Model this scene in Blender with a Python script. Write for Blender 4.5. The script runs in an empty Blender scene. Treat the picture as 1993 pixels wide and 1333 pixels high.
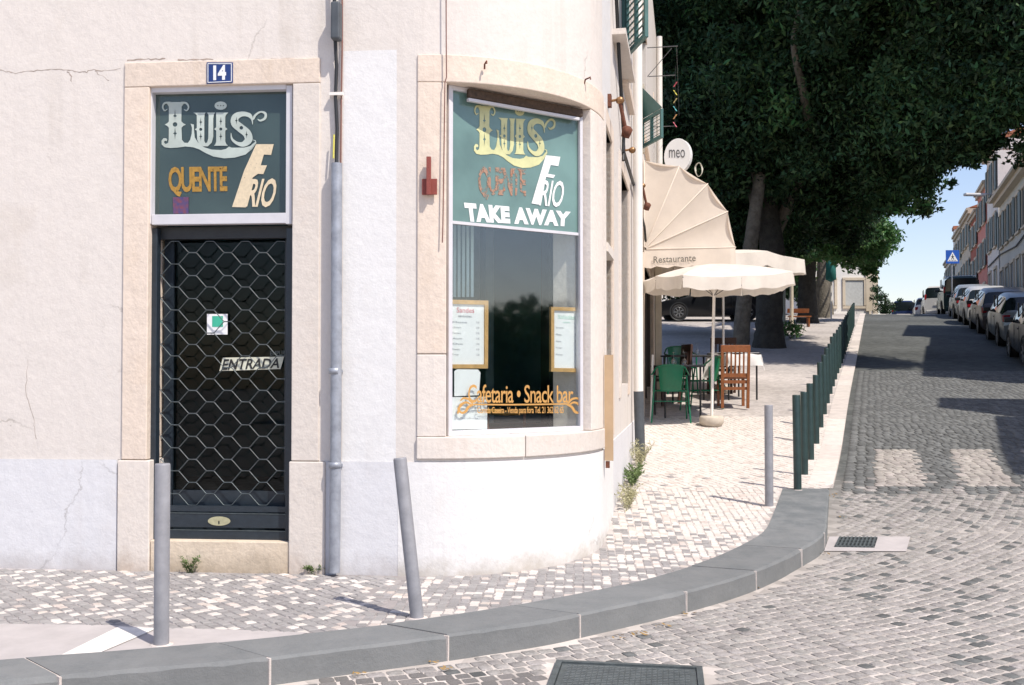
import bpy, bmesh, math, random
import numpy as np
from mathutils import Vector, Matrix, Quaternion
random.seed(7)
rng = np.random.default_rng(7)
scene = bpy.context.scene
COL = scene.collection
R = math.radians
# ---------------------------------------------------------------- camera, world, sun, exposure
F, PITCH, CAMZ, SH = 1937.0, R(1.2), 1.475, 13.0
cam_d = bpy.data.cameras.new('camera'); cam = bpy.data.objects.new('camera', cam_d); COL.objects.link(cam)
cam_d.sensor_width = 36; cam_d.lens = 36 * F / 1993; cam_d.shift_y = SH / 1993
cam_d.clip_start = .05; cam_d.clip_end = 2000
cam.location = (0, 0, CAMZ); cam.rotation_euler = (R(90) + PITCH, 0, 0)
scene.camera = cam
w = bpy.data.worlds.new("World"); scene.world = w; w.use_nodes = True
wn = w.node_tree.nodes; wl = w.node_tree.links
sky = wn.new('ShaderNodeTexSky'); sky.sky_type = 'NISHITA'; sky.sun_disc = False
SUN_EL, SUN_AZ = R(55), R(137)
sky.sun_elevation = SUN_EL; sky.sun_rotation = SUN_AZ; sky.air_density = 1.15; sky.dust_density = .5; sky.ozone_density = 3.0
bg = wn['Background']; bg.inputs['Strength'].default_value = .125
tint = wn.new('ShaderNodeMixRGB'); tint.blend_type = 'MULTIPLY'; tint.inputs[0].default_value = 1; tint.inputs[2].default_value = (1.12, .98, 1.0, 1)
wl.new(sky.outputs[0], tint.inputs[1]); wl.new(tint.outputs[0], bg.inputs[0])
sd = bpy.data.lights.new('sun', 'SUN'); sd.energy = 3.7; sd.angle = R(.5); sd.color = (1, .925, .83)
sun = bpy.data.objects.new('sun', sd); COL.objects.link(sun)
SUNV = Vector((math.sin(SUN_AZ) * math.cos(SUN_EL), math.cos(SUN_AZ) * math.cos(SUN_EL), math.sin(SUN_EL)))
sun.rotation_euler = SUNV.to_track_quat('Z', 'Y').to_euler(); sun.location = (20, -20, 30)
vs = scene.view_settings; vs.view_transform = 'Standard'; vs.look = 'None'; vs.exposure = 0.50; vs.gamma = 1
vs.use_curve_mapping = False
scene.cycles.max_bounces = 6; scene.cycles.transparent_max_bounces = 12
# ---------------------------------------------------------------- survey helpers: sight lines from the camera's standpoint
def RAY(px, py):
    a = (px - 996.5) / F; b = -(py - 666.5 - SH) / F
    return Vector((a, math.cos(PITCH) - b * math.sin(PITCH), math.sin(PITCH) + b * math.cos(PITCH)))
CAM = Vector((0, 0, CAMZ))
def atY(px, py, Y):
    r = RAY(px, py); return CAM + r * (Y / r.y)
def onplane(px, py, O, N):
    r = RAY(px, py); return CAM + r * ((O - CAM).dot(N) / r.dot(N))
GT = [(-60, .12), (6.8, .12), (7.6, .165), (8.6, .265), (9.5, .335), (10.5, .375), (11.5, .43), (12.6, .53), (13.6, .675), (14.6, .81), (15.6, .94),
      (16.6, 1.055), (18, 1.2), (20, 1.4), (22.5, 1.62), (28, 2.18), (36.7, 3.08), (45, 3.9), (49, 4.25), (52, 4.43), (56, 4.52), (80, 4.45), (600, 3.0)]
GX = np.array([a for a, b in GT]); GZ = np.array([b for a, b in GT])
def gp(Y):   # paved ground height at distance Y
    Y = np.asarray(Y, float)
    return sum(np.interp(Y + o, GX, GZ) for o in (-.4, -.2, 0, .2, .4)) / 5
def kh(Y): return np.interp(Y, [8.3, 9.8], [.12, .03])
def gr(Y): return gp(Y) - kh(Y)
def gpf(Y): return float(gp(Y))
def grf(Y): return float(gr(Y))
def ground(px, py, f=gpf):
    r = RAY(px, py); Y = 6.0; last = None
    y0, prev = 1.0, None
    while y0 < 120:
        p = CAM + r * (y0 / r.y); d = p.z - f(y0)
        if d < 0: return p - Vector((0, 0, d))
        y0 += .01 if y0 < 20 else .05
    return p
# ---------------------------------------------------------------- materials
MATS = {}
def mat(name, col, rough=.7, var=.12, scale=8, bump=.0, metal=0., spec=.5, detail=6, bscale=None, col2=None, rnd=0., bdist=.01, trans=0.):
    if name in MATS: return MATS[name]
    m = bpy.data.materials.new(name); m.use_nodes = True; nt = m.node_tree; n = nt.nodes; l = nt.links
    b = n['Principled BSDF']; b.inputs['Roughness'].default_value = rough; b.inputs['Metallic'].default_value = metal
    b.inputs['Specular IOR Level'].default_value = spec
    tc = n.new('ShaderNodeTexCoord')
    nz = n.new('ShaderNodeTexNoise'); nz.inputs['Scale'].default_value = scale; nz.inputs['Detail'].default_value = detail
    nz.inputs['Roughness'].default_value = .62
    l.new(tc.outputs['Object'], nz.inputs['Vector'])
    cr = n.new('ShaderNodeValToRGB'); cr.color_ramp.elements[0].position = .3; cr.color_ramp.elements[1].position = .7
    c2 = col2 or tuple(min(1, c * (1 + var)) for c in col)
    c1 = tuple(c * (1 - var) for c in col) if not col2 else col
    cr.color_ramp.elements[0].color = (*c1, 1); cr.color_ramp.elements[1].color = (*c2, 1)
    l.new(nz.outputs['Fac'], cr.inputs['Fac']); out = cr.outputs['Color']
    if rnd:
        oi = n.new('ShaderNodeObjectInfo'); at = n.new('ShaderNodeAttribute'); at.attribute_name = 'tone'
        ad = n.new('ShaderNodeMath'); ad.operation = 'ADD'; l.new(oi.outputs['Random'], ad.inputs[0]); l.new(at.outputs['Fac'], ad.inputs[1])
        fr = n.new('ShaderNodeMath'); fr.operation = 'FRACT'; l.new(ad.outputs[0], fr.inputs[0])
        mr = n.new('ShaderNodeMapRange'); mr.inputs[3].default_value = 1 - rnd; mr.inputs[4].default_value = 1 + rnd
        l.new(fr.outputs[0], mr.inputs[0])
        hv = n.new('ShaderNodeHueSaturation'); l.new(out, hv.inputs['Color']); l.new(mr.outputs[0], hv.inputs['Value'])
        mr2 = n.new('ShaderNodeMapRange'); mr2.inputs[3].default_value = .5 - rnd * .08; mr2.inputs[4].default_value = .5 + rnd * .08
        ml = n.new('ShaderNodeMath'); ml.operation = 'MULTIPLY'; ml.inputs[1].default_value = 7.3; l.new(fr.outputs[0], ml.inputs[0])
        f2 = n.new('ShaderNodeMath'); f2.operation = 'FRACT'; l.new(ml.outputs[0], f2.inputs[0]); l.new(f2.outputs[0], mr2.inputs[0]); l.new(mr2.outputs[0], hv.inputs['Hue'])
        out = hv.outputs['Color']
    l.new(out, b.inputs['Base Color'])
    if bump:
        n2 = n.new('ShaderNodeTexNoise'); n2.inputs['Scale'].default_value = bscale or scale * 6; n2.inputs['Detail'].default_value = 8
        l.new(tc.outputs['Object'], n2.inputs['Vector'])
        bp = n.new('ShaderNodeBump'); bp.inputs['Strength'].default_value = bump; bp.inputs['Distance'].default_value = bdist
        l.new(n2.outputs['Fac'], bp.inputs['Height']); l.new(bp.outputs[0], b.inputs['Normal'])
    if trans:
        tr = n.new('ShaderNodeBsdfTranslucent'); l.new(out, tr.inputs['Color'])
        mx = n.new('ShaderNodeMixShader'); mx.inputs[0].default_value = trans
        l.new(b.outputs[0], mx.inputs[1]); l.new(tr.outputs[0], mx.inputs[2]); l.new(mx.outputs[0], n['Material Output'].inputs['Surface'])
    MATS[name] = m; return m
def stained(name, col, stain, scale=1.3, lo=.56, hi=.75, rough=.85, bump=.25, bscale=90, cracks=True, var=.04, fine=30, floor=0.):
    """painted plaster with dirt patches, faint hairline cracks and roughness"""
    m = bpy.data.materials.new(name); m.use_nodes = True; nt = m.node_tree; n = nt.nodes; l = nt.links
    b = n['Principled BSDF']; b.inputs['Roughness'].default_value = rough; b.inputs['Specular IOR Level'].default_value = .3
    tc = n.new('ShaderNodeTexCoord')
    def noise(s, d=8, r=.65):
        z = n.new('ShaderNodeTexNoise'); z.inputs['Scale'].default_value = s; z.inputs['Detail'].default_value = d; z.inputs['Roughness'].default_value = r
        l.new(tc.outputs['Object'], z.inputs['Vector']); return z
    def ramp(src, a, bb, ca, cb):
        c = n.new('ShaderNodeValToRGB'); c.color_ramp.elements[0].position = a; c.color_ramp.elements[1].position = bb
        c.color_ramp.elements[0].color = ca; c.color_ramp.elements[1].color = cb; l.new(src, c.inputs[0]); return c.outputs[0]
    def mix(f, a, bb):
        x = n.new('ShaderNodeMixRGB'); l.new(f, x.inputs[0])
        for i, v in ((1, a), (2, bb)):
            if isinstance(v, tuple): x.inputs[i].default_value = (*v, 1)
            else: l.new(v, x.inputs[i])
        return x.outputs[0]
    W = (1, 1, 1, 1); K = (0, 0, 0, 1)
    base = ramp(noise(fine).outputs[0], .3, .7, (*[c * (1 - var) for c in col], 1), (*[min(1, c * (1 + var)) for c in col], 1))
    f1 = ramp(noise(scale).outputs[0], lo, hi, K, (.55, .55, .55, 1))
    o = mix(f1, base, stain)
    f3 = ramp(noise(7, 10, .75).outputs[0], .62, .78, K, (.5, .5, .5, 1))
    o = mix(f3, o, tuple(s * .9 for s in stain))
    # rain streaks and dirt splashed up from the pavement
    mpg = n.new('ShaderNodeMapping'); mpg.inputs['Scale'].default_value = (9, 9, .5); l.new(tc.outputs['Object'], mpg.inputs[0])
    zs = n.new('ShaderNodeTexNoise'); zs.inputs['Scale'].default_value = 1.0; zs.inputs['Detail'].default_value = 7; l.new(mpg.outputs[0], zs.inputs['Vector'])
    gate0 = ramp(noise(.6, 3).outputs[0], .48, .62, K, (.5, .5, .5, 1)); fs = ramp(zs.outputs[0], .52, .72, K, W)
    m0 = n.new('ShaderNodeMixRGB'); m0.blend_type = 'MULTIPLY'; m0.inputs[0].default_value = 1; l.new(fs, m0.inputs[1]); l.new(gate0, m0.inputs[2])
    o = mix(m0.outputs[0], o, tuple(s * .85 for s in stain))
    geo = n.new('ShaderNodeNewGeometry'); sz_ = n.new('ShaderNodeSeparateXYZ'); l.new(geo.outputs['Position'], sz_.inputs[0])
    nd = noise(6, 8, .7); md = n.new('ShaderNodeMath'); md.operation = 'MULTIPLY_ADD'; md.inputs[1].default_value = .38; l.new(nd.outputs[0], md.inputs[0]); l.new(sz_.outputs['Z'], md.inputs[2])
    fd = ramp(md.outputs[0], .30, .46, (.75, .75, .75, 1), K); o = mix(fd, o, tuple(s * .72 for s in stain))
    if cracks:
        v = n.new('ShaderNodeTexVoronoi'); v.feature = 'DISTANCE_TO_EDGE'; v.inputs['Scale'].default_value = 1.15
        wv = noise(3, 6); mp = n.new('ShaderNodeMixRGB'); mp.inputs[0].default_value = .22
        l.new(tc.outputs['Object'], mp.inputs[1]); l.new(wv.outputs['Color'], mp.inputs[2]); l.new(mp.outputs[0], v.inputs['Vector'])
        fc = ramp(v.outputs['Distance'], .0, .006, (1, 1, 1, 1), K)
        gate = ramp(noise(.9, 3).outputs[0], .52, .6, K, (.55, .55, .55, 1))
        mm = n.new('ShaderNodeMixRGB'); mm.blend_type = 'MULTIPLY'; mm.inputs[0].default_value = 1; l.new(fc, mm.inputs[1]); l.new(gate, mm.inputs[2])
        o = mix(mm.outputs[0], o, tuple(s * .45 for s in stain))
    oi = n.new('ShaderNodeObjectInfo'); mro = n.new('ShaderNodeMapRange'); mro.inputs[3].default_value = .93; mro.inputs[4].default_value = 1.06; l.new(oi.outputs['Random'], mro.inputs[0])
    hv = n.new('ShaderNodeHueSaturation'); l.new(o, hv.inputs['Color']); l.new(mro.outputs[0], hv.inputs['Value']); o = hv.outputs[0]
    l.new(o, b.inputs['Base Color'])
    nb = noise(bscale, 8); nb2 = noise(4, 4)
    ad = n.new('ShaderNodeMath'); ad.operation = 'MULTIPLY_ADD'; ad.inputs[1].default_value = 6; l.new(nb2.outputs[0], ad.inputs[0]); l.new(nb.outputs[0], ad.inputs[2])
    bp = n.new('ShaderNodeBump'); bp.inputs['Strength'].default_value = bump; bp.inputs['Distance'].default_value = .007
    l.new(ad.outputs[0], bp.inputs['Height']); l.new(bp.outputs[0], b.inputs['Normal'])
    MATS[name] = m; return m
def glassmat(name, tint=(.75, .85, .85), refl=.12, rough=.01, opacity=0., body=(.2, .25, .25)):
    m = bpy.data.materials.new(name); m.use_nodes = True; nt = m.node_tree; n = nt.nodes; l = nt.links
    n.remove(n['Principled BSDF'])
    t = n.new('ShaderNodeBsdfTransparent'); t.inputs[0].default_value = (*tint, 1)
    g = n.new('ShaderNodeBsdfGlossy'); g.inputs['Roughness'].default_value = rough; g.inputs[0].default_value = (1, 1, 1, 1)
    lw = n.new('ShaderNodeLayerWeight'); lw.inputs[0].default_value = .5
    pw = n.new('ShaderNodeMath'); pw.operation = 'POWER'; pw.inputs[1].default_value = 4.5; l.new(lw.outputs['Facing'], pw.inputs[0])
    ad = n.new('ShaderNodeMath'); ad.operation = 'MULTIPLY_ADD'; ad.inputs[1].default_value = .9; ad.inputs[2].default_value = refl; l.new(pw.outputs[0], ad.inputs[0])
    base = t.outputs[0]
    if opacity:
        d = n.new('ShaderNodeBsdfDiffuse')
        tc = n.new('ShaderNodeTexCoord'); nz = n.new('ShaderNodeTexNoise'); nz.inputs['Scale'].default_value = 2.2; nz.inputs['Detail'].default_value = 5
        l.new(tc.outputs['Object'], nz.inputs['Vector'])
        cr = n.new('ShaderNodeValToRGB'); cr.color_ramp.elements[0].position = .35; cr.color_ramp.elements[1].position = .65
        cr.color_ramp.elements[0].color = (*[c * .8 for c in body], 1); cr.color_ramp.elements[1].color = (*[c * 1.2 for c in body], 1)
        l.new(nz.outputs[0], cr.inputs[0]); l.new(cr.outputs[0], d.inputs[0])
        mo = n.new('ShaderNodeMixShader'); mo.inputs[0].default_value = opacity; l.new(t.outputs[0], mo.inputs[1]); l.new(d.outputs[0], mo.inputs[2]); base = mo.outputs[0]
    mx = n.new('ShaderNodeMixShader'); l.new(ad.outputs[0], mx.inputs[0]); l.new(base, mx.inputs[1]); l.new(g.outputs[0], mx.inputs[2])
    l.new(mx.outputs[0], n['Material Output'].inputs[0]); MATS[name] = m; return m

cream = stained('cream_plaster', (.715, .66, .605), (.57, .50, .42), lo=.6, hi=.8)
lilac = stained('lilac_plinth', (.64, .635, .645), (.62, .58, .56), scale=2)
white = stained('white_plaster', (.715, .70, .68), (.58, .52, .44), scale=1.7, lo=.62, hi=.85)
coolw = stained('cool_white_plaster', (.76, .75, .735), (.70, .66, .62), scale=1.5, lo=.6)
stone = stained('limestone', (.68, .575, .48), (.62, .48, .34), scale=2.2, lo=.52, hi=.8, bscale=60, bump=.35, cracks=False, var=.07)
stone2 = stained('pale_limestone', (.70, .635, .57), (.64, .52, .42), scale=2.5, lo=.55, hi=.8, bscale=60, bump=.3, cracks=False, var=.06)
stepst = stained('step_stone', (.70, .59, .46), (.52, .42, .3), scale=3, lo=.45, hi=.8, bscale=60, bump=.4, cracks=False, var=.08)
basalt = stained('kerb_stone', (.135, .147, .150), (.27, .275, .27), scale=5, lo=.40, hi=.66, rough=.75, bscale=140, bump=.35, cracks=False, var=.26, fine=110)
mortar = mat('mortar', (.62, .55, .50), .9, .12, 30, .5)
alum = mat('aluminium_frame', (.60, .59, .61), .35, .05, 10, spec=.5)
bollard_m = mat('grey_bollard_paint', (.26, .26, .275), .5, .16, 12, .3, bdist=.002)
green_m = mat('green_bollard_paint', (.020, .044, .042), .4, .25, 9, .2, bdist=.002)
galv = mat('galvanised_pipe', (.33, .35, .39), .5, .22, 14, .2, metal=.35, bdist=.003)
darkpipe = mat('dark_grey_pipe', (.07, .08, .09), .55, .2, 12)
navy = mat('navy_gate_paint', (.018, .027, .037), .35, .2, 20, .1)
linkm = mat('gate_steel', (.10, .12, .125), .42, .3, 30, metal=.5)
black = mat('black_plastic', (.02, .022, .024), .5, .2, 20)
interior = mat('dark_interior', (.015, .022, .025), .9, .4, 2)
interior2 = mat('interior_wall', (.10, .24, .27), .9, .2, 1)
rust = mat('rusty_iron', (.16, .06, .035), .8, .35, 30, .5, metal=.2)
redox = mat('red_oxide_iron', (.26, .06, .045), .7, .15, 30, .4)
wood = mat('oak_frame', (.55, .33, .13), .5, .2, 14)
paper = mat('paper', (.82, .82, .82), .8, .02, 8)
tan = mat('tan_board', (.50, .35, .21), .7, .1, 5)
canvas = mat('cream_canvas', (.78, .69, .59), .85, .08, 2.5, trans=.25)
canvasw = mat('white_canvas', (.80, .74, .66), .85, .09, 4, trans=.3)
chairgreen = mat('green_enamel', (.0, .13, .06), .25, .1, 10)
brownwood = mat('brown_wood', (.23, .075, .02), .35, .25, 18)
creamwood = mat('cream_post', (.52, .46, .36), .6, .1, 8)
pipewhite = mat('white_pipe', (.80, .76, .70), .5, .05, 10)
shutgreen = mat('green_shutter_paint', (.055, .14, .13), .5, .15, 12)
winglass = glassmat('window_glass', (.95, .975, .97), .08, rough=.035)
winglass2 = glassmat('interior_glass', (.5, .55, .55), .012)
filmglass = glassmat('frosted_sign_film', (.5, .6, .58), .05, .05, .66, (.20, .33, .30))
transglass = glassmat('transom_film', (.5, .55, .55), .05, .05, .45, (.09, .135, .125))
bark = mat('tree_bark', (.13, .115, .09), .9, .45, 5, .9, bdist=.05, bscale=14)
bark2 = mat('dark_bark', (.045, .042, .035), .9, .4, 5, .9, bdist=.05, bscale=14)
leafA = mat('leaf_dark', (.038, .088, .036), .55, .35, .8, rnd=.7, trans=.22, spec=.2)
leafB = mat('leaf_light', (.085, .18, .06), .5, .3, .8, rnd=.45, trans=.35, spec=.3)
weedm = mat('weed_leaf', (.14, .20, .07), .6, .3, 20, trans=.3)
drym = mat('dry_weed', (.42, .40, .24), .8, .3, 20, trans=.2)
def peel(m, lo, hi, scale=22):
    nt = m.node_tree; n = nt.nodes; l = nt.links; out = n['Material Output'].inputs['Surface']; src = out.links[0].from_socket
    tc = n.new('ShaderNodeTexCoord'); nz = n.new('ShaderNodeTexNoise'); nz.inputs['Scale'].default_value = scale; nz.inputs['Detail'].default_value = 9; nz.inputs['Roughness'].default_value = .7
    l.new(tc.outputs['Object'], nz.inputs['Vector']); cr = n.new('ShaderNodeValToRGB'); cr.color_ramp.elements[0].position = lo; cr.color_ramp.elements[1].position = hi
    l.new(nz.outputs[0], cr.inputs[0]); t = n.new('ShaderNodeBsdfTransparent'); mx = n.new('ShaderNodeMixShader')
    l.new(cr.outputs[0], mx.inputs[0]); l.new(src, mx.inputs[1]); l.new(t.outputs[0], mx.inputs[2]); l.new(mx.outputs[0], out); return m
# ---------------------------------------------------------------- mesh helpers
class MB:
    def __init__(s): s.v = []; s.f = []; s.m = []; s.cur = 0; s.sm = []
    def add(s, vs, fs, smooth=False):
        o = len(s.v); s.v += [tuple(v) for v in vs]; s.f += [tuple(i + o for i in f) for f in fs]; s.m += [s.cur] * len(fs); s.sm += [smooth] * len(fs); return s
    def hexa(s, p):  # 8 points: bottom 4 ccw, top 4 ccw
        return s.add(p, [(3, 2, 1, 0), (4, 5, 6, 7), (0, 1, 5, 4), (1, 2, 6, 5), (2, 3, 7, 6), (3, 0, 4, 7)])
    def box(s, c, size, ax=None, up=None, rot=0.):
        c = Vector(c); x, y, z = [k / 2 for k in size]
        X = Vector(ax).normalized() if ax is not None else Vector((math.cos(rot), math.sin(rot), 0))
        Z = Vector(up).normalized() if up is not None else Vector((0, 0, 1))
        Y = Z.cross(X).normalized(); Z = X.cross(Y)
        P = [c + X * a * x + Y * b * y + Z * d * z for d in (-1, 1) for a, b in ((-1, -1), (1, -1), (1, 1), (-1, 1))]
        return s.hexa(P)
    def tube(s, pts, r, n=8, cap=True, smooth=True):
        pts = [Vector(p) for p in pts]; rs = r if isinstance(r, (list, tuple)) else [r] * len(pts)
        V = []; ref = None
        for i, p in enumerate(pts):
            t = (pts[min(i + 1, len(pts) - 1)] - pts[max(i - 1, 0)]).normalized()
            if ref is None: ref = Vector((0, 0, 1)) if abs(t.z) < .9 else Vector((1, 0, 0))
            a = (ref - t * ref.dot(t)).normalized(); b = t.cross(a); ref = a
            for k in range(n):
                q = 2 * math.pi * k / n; V.append(p + (a * math.cos(q) + b * math.sin(q)) * rs[i])
        Fc = []
        for i in range(len(pts) - 1):
            for k in range(n):
                k2 = (k + 1) % n; Fc.append((i * n + k, i * n + k2, (i + 1) * n + k2, (i + 1) * n + k))
        s.add(V, Fc, smooth)
        if cap:
            s.add(V[:n], [tuple(range(n))[::-1]]); s.add(V[-n:], [tuple(range(n))])
        return s
    def lathe(s, c, prof, n=20, smooth=True, axis=None):
        c = Vector(c); V = []; Z = Vector(axis or (0, 0, 1)).normalized(); A = Z.orthogonal().normalized(); B = Z.cross(A)
        for r, z in prof:
            for k in range(n):
                q = 2 * math.pi * k / n; V.append(c + (A * math.cos(q) + B * math.sin(q)) * r + Z * z)
        Fc = [(i * n + k, i * n + (k + 1) % n, (i + 1) * n + (k + 1) % n, (i + 1) * n + k) for i in range(len(prof) - 1) for k in range(n)]
        return s.add(V, Fc, smooth)
    def quad(s, a, b, c, d): return s.add([a, b, c, d], [(0, 1, 2, 3)])
    def extr(s, poly, N, th):  # planar polygon list of 3D points, thickness along N
        n = len(poly); N = Vector(N) * th; A = [Vector(p) for p in poly]; B = [p + N for p in A]
        return s.add(A + B, [tuple(range(n))[::-1], tuple(range(n, 2 * n))] + [(i, (i + 1) % n, n + (i + 1) % n, n + i) for i in range(n)])
def chain_off(o):
    v = Vector((0, 0, 0))
    while o is not None: v += o.location; o = o.parent
    return v
def obj(name, mb, mats, parent=None, local=False, bevel=0., tone=None):
    me = bpy.data.meshes.new(name)
    off = Vector((0, 0, 0)) if (local or parent is None) else chain_off(parent)
    V = np.array([tuple(v) for v in mb.v], dtype=float).reshape(-1, 3) - np.array(off)
    me.from_pydata(V.tolist(), [], mb.f); me.update()
    for m in (mats if isinstance(mats, (list, tuple)) else [mats]): me.materials.append(m)
    me.polygons.foreach_set('material_index', mb.m); me.polygons.foreach_set('use_smooth', mb.sm)
    o = bpy.data.objects.new(name, me); COL.objects.link(o)
    if parent: o.parent = parent
    if bevel:
        bm = bmesh.new(); bm.from_mesh(me); bmesh.ops.remove_doubles(bm, verts=bm.verts, dist=1e-5)
        ed = [e for e in bm.edges if len(e.link_faces) == 2 and e.calc_face_angle(0) > .5]
        bmesh.ops.bevel(bm, geom=ed, offset=bevel, segments=2, affect='EDGES', profile=.5, clamp_overlap=True)
        bm.to_mesh(me); bm.free()
    return o
def tag(o, label=None, cat=None, group=None, kind=None):
    for k, v in (('label', label), ('category', cat), ('group', group), ('kind', kind)):
        if v: o[k] = v
    return o
def thing(name, loc, label, cat, group=None, rz=0.):
    o = bpy.data.objects.new(name, None); COL.objects.link(o); o.location = loc; o.rotation_euler = (0, 0, rz); o.empty_display_size = .2
    return tag(o, label, cat, group)
def kids(o): return [c for c in bpy.data.objects if c.parent == o]
def dup(o, parent=None):
    c = o.copy(); COL.objects.link(c); c.parent = parent
    for ch in kids(o): dup(ch, c)
    return c
# flat lettering
def textmesh(s, shear=0., bold=0., space=1.):
    cu = bpy.data.curves.new('t', 'FONT'); cu.body = s; cu.shear = shear; cu.offset = bold; cu.space_character = space
    cu.resolution_u = 3
    o = bpy.data.objects.new('t', cu); COL.objects.link(o); dg = bpy.context.evaluated_depsgraph_get(); dg.update()
    me = bpy.data.meshes.new_from_object(o.evaluated_get(dg)); V = np.array([v.co[:2] for v in me.vertices]); Fs = [tuple(p.vertices) for p in me.polygons]
    bpy.data.objects.remove(o); bpy.data.curves.remove(cu); bpy.data.meshes.remove(me)
    V -= V.min(0); V /= V.max(0); return V, Fs
def shapemesh(contours):  # closed 2D outlines, inner ones cut holes
    cu = bpy.data.curves.new('c', 'CURVE'); cu.dimensions = '2D'; cu.fill_mode = 'FRONT'
    for c in contours:
        sp = cu.splines.new('POLY'); sp.points.add(len(c) - 1); sp.use_cyclic_u = True
        for i, (x, y) in enumerate(c): sp.points[i].co = (x / 1000, y / 1000, 0, 1)
    o = bpy.data.objects.new('c', cu); COL.objects.link(o); dg = bpy.context.evaluated_depsgraph_get(); dg.update()
    me = bpy.data.meshes.new_from_object(o.evaluated_get(dg)); V = np.array([v.co[:2] for v in me.vertices]).reshape(-1, 2) * 1000; Fs = [tuple(p.vertices) for p in me.polygons]
    bpy.data.objects.remove(o); bpy.data.curves.remove(cu); bpy.data.meshes.remove(me); return V, Fs
def bil(q, u, v):  # q: TL, TR, BR, BL picture points of a flat sign's corners
    (ax, ay), (bx, by), (cx, cy), (dx, dy) = q
    tx = ax + (bx - ax) * u; ty = ay + (by - ay) * u; ux = dx + (cx - dx) * u; uy = dy + (cy - dy) * u
    return ux + (tx - ux) * v, uy + (ty - uy) * v
def lettering(mb, s, q, O, N, off=.002, **k):
    V, Fs = textmesh(s, **k)
    mb.add([onplane(*bil(q, u, v), O + N * off, N) for u, v in V], Fs); return mb
def smooth_pts(pts, n=6):
    out = []
    P = [np.array(p, float) for p in pts]; P = [P[0]] + P + [P[-1]]
    for i in range(1, len(P) - 2):
        for k in range(n):
            t = k / n; a, b, c, d = P[i - 1], P[i], P[i + 1], P[i + 2]
            out.append(.5 * ((2 * b) + (c - a) * t + (2 * a - 5 * b + 4 * c - d) * t * t + (3 * b - 3 * c + d - a) * t ** 3))
    out.append(P[-2]); return out
def stroke(pts, n=5):  # pts (x,y,width) -> outline
    S = smooth_pts(pts, n); L = []; Rr = []
    for i, p in enumerate(S):
        t = S[min(i + 1, len(S) - 1)][:2] - S[max(i - 1, 0)][:2]; t = t / (np.linalg.norm(t) + 1e-9); nn = np.array([-t[1], t[0]])
        L.append(tuple(p[:2] + nn * p[2] / 2)); Rr.append(tuple(p[:2] - nn * p[2] / 2))
    return L + Rr[::-1]
def ell(cx, cy, rx, ry, n=20): return [(cx + rx * math.cos(2 * math.pi * i / n), cy + ry * math.sin(2 * math.pi * i / n)) for i in range(n)]
def star(cx, cy, h, wd): return [(cx, cy - h), (cx + wd * .3, cy - wd * .5), (cx + wd, cy), (cx + wd * .3, cy + wd * .5), (cx, cy + h), (cx - wd * .3, cy + wd * .5), (cx - wd, cy), (cx - wd * .3, cy - wd * .5)]
# ---------------------------------------------------------------- ground, kerb
A0 = R(4.8); RC = 1.27; O2 = Vector((-.66, 6.57, 0)); D0 = Vector((math.cos(A0), -math.sin(A0), 0)); N0 = Vector((-math.sin(A0), -math.cos(A0), 0))
CC = O2 - N0 * RC; L1 = RC * R(84.8); A1 = R(80); DS = Vector((math.cos(A1), math.sin(A1), 0)); NS = Vector((math.sin(A1), -math.cos(A1), 0))
S0 = CC + Vector((math.sin(A1), -math.cos(A1), 0)) * RC; SEND = 14.0
def path(t, out=0.):
    if t <= 0: p, n = O2 + D0 * t, N0
    elif t >= L1: p, n = S0 + DS * (t - L1), NS
    else:
        a = -A0 + t / RC; n = Vector((math.sin(a), -math.cos(a), 0)); p = CC + n * RC
    return p + n * out, n
def tpx(px, py=600):  # where a sight line meets the straight front
    p = onplane(px, py, O2, N0); return (p - O2).dot(D0)
def zpx(py, px=430):
    return onplane(px, py, O2, N0).z
kin = [(-9, 2.55), (-7.5, 3.02), (-6, 3.49), (-4.8, 3.86), (-3.8, 4.17), (-3.0, 4.42)] + [tuple(ground(x, y)[:2]) for x, y in ((1, 1289), (250, 1270), (477, 1250), (640, 1232), (800, 1213), (980, 1186), (1150, 1155), (1261, 1130), (1378, 1093), (1465, 1053), (1492, 1030), (1510, 990), (1524, 952))]
kout = [(-9, 2.25), (-7.5, 2.72), (-6, 3.19), (-4.8, 3.56), (-3.8, 3.87), (-2.9, 4.15)] + [tuple(ground(x, y)[:2]) for x, y in ((1, 1331), (250, 1309), (477, 1290), (640, 1270), (866, 1241), (1050, 1215), (1137, 1198), (1334, 1154), (1468, 1115), (1560, 1072), (1604, 1040), (1611, 990), (1614, 953))]
def resample(P, n):
    P = np.array(P); s = np.r_[0, np.cumsum(np.linalg.norm(np.diff(P, axis=0), axis=1))]
    sm = np.array(smooth_pts([tuple(p) for p in P], 8)); s2 = np.r_[0, np.cumsum(np.linalg.norm(np.diff(sm, axis=0), axis=1))]
    q = np.linspace(0, s2[-1], n); return np.c_[np.interp(q, s2, sm[:, 0]), np.interp(q, s2, sm[:, 1])]
KI = resample(kin, 200); KO = resample(kout, 200)
def kerbX(Y):  # inner kerb line (paved side) then the dropped kerb along the rising street
    Y = np.asarray(Y, float)
    a = np.interp(Y, KI[:, 1], KI[:, 0]); b = 996.5; x2 = (704.5 * Y - 822) / F
    yy = KI[-1, 1]; return np.where(Y <= yy, a, np.where(Y < yy + .25, KO[-1, 0] + (Y - yy) / .25 * (((704.5 * (yy + .25) - 822) / F) - KO[-1, 0]), x2))
def street(off, Y): return (704.5 * Y - 822) / F + off      # X at a given offset right of the kerb line
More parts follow.
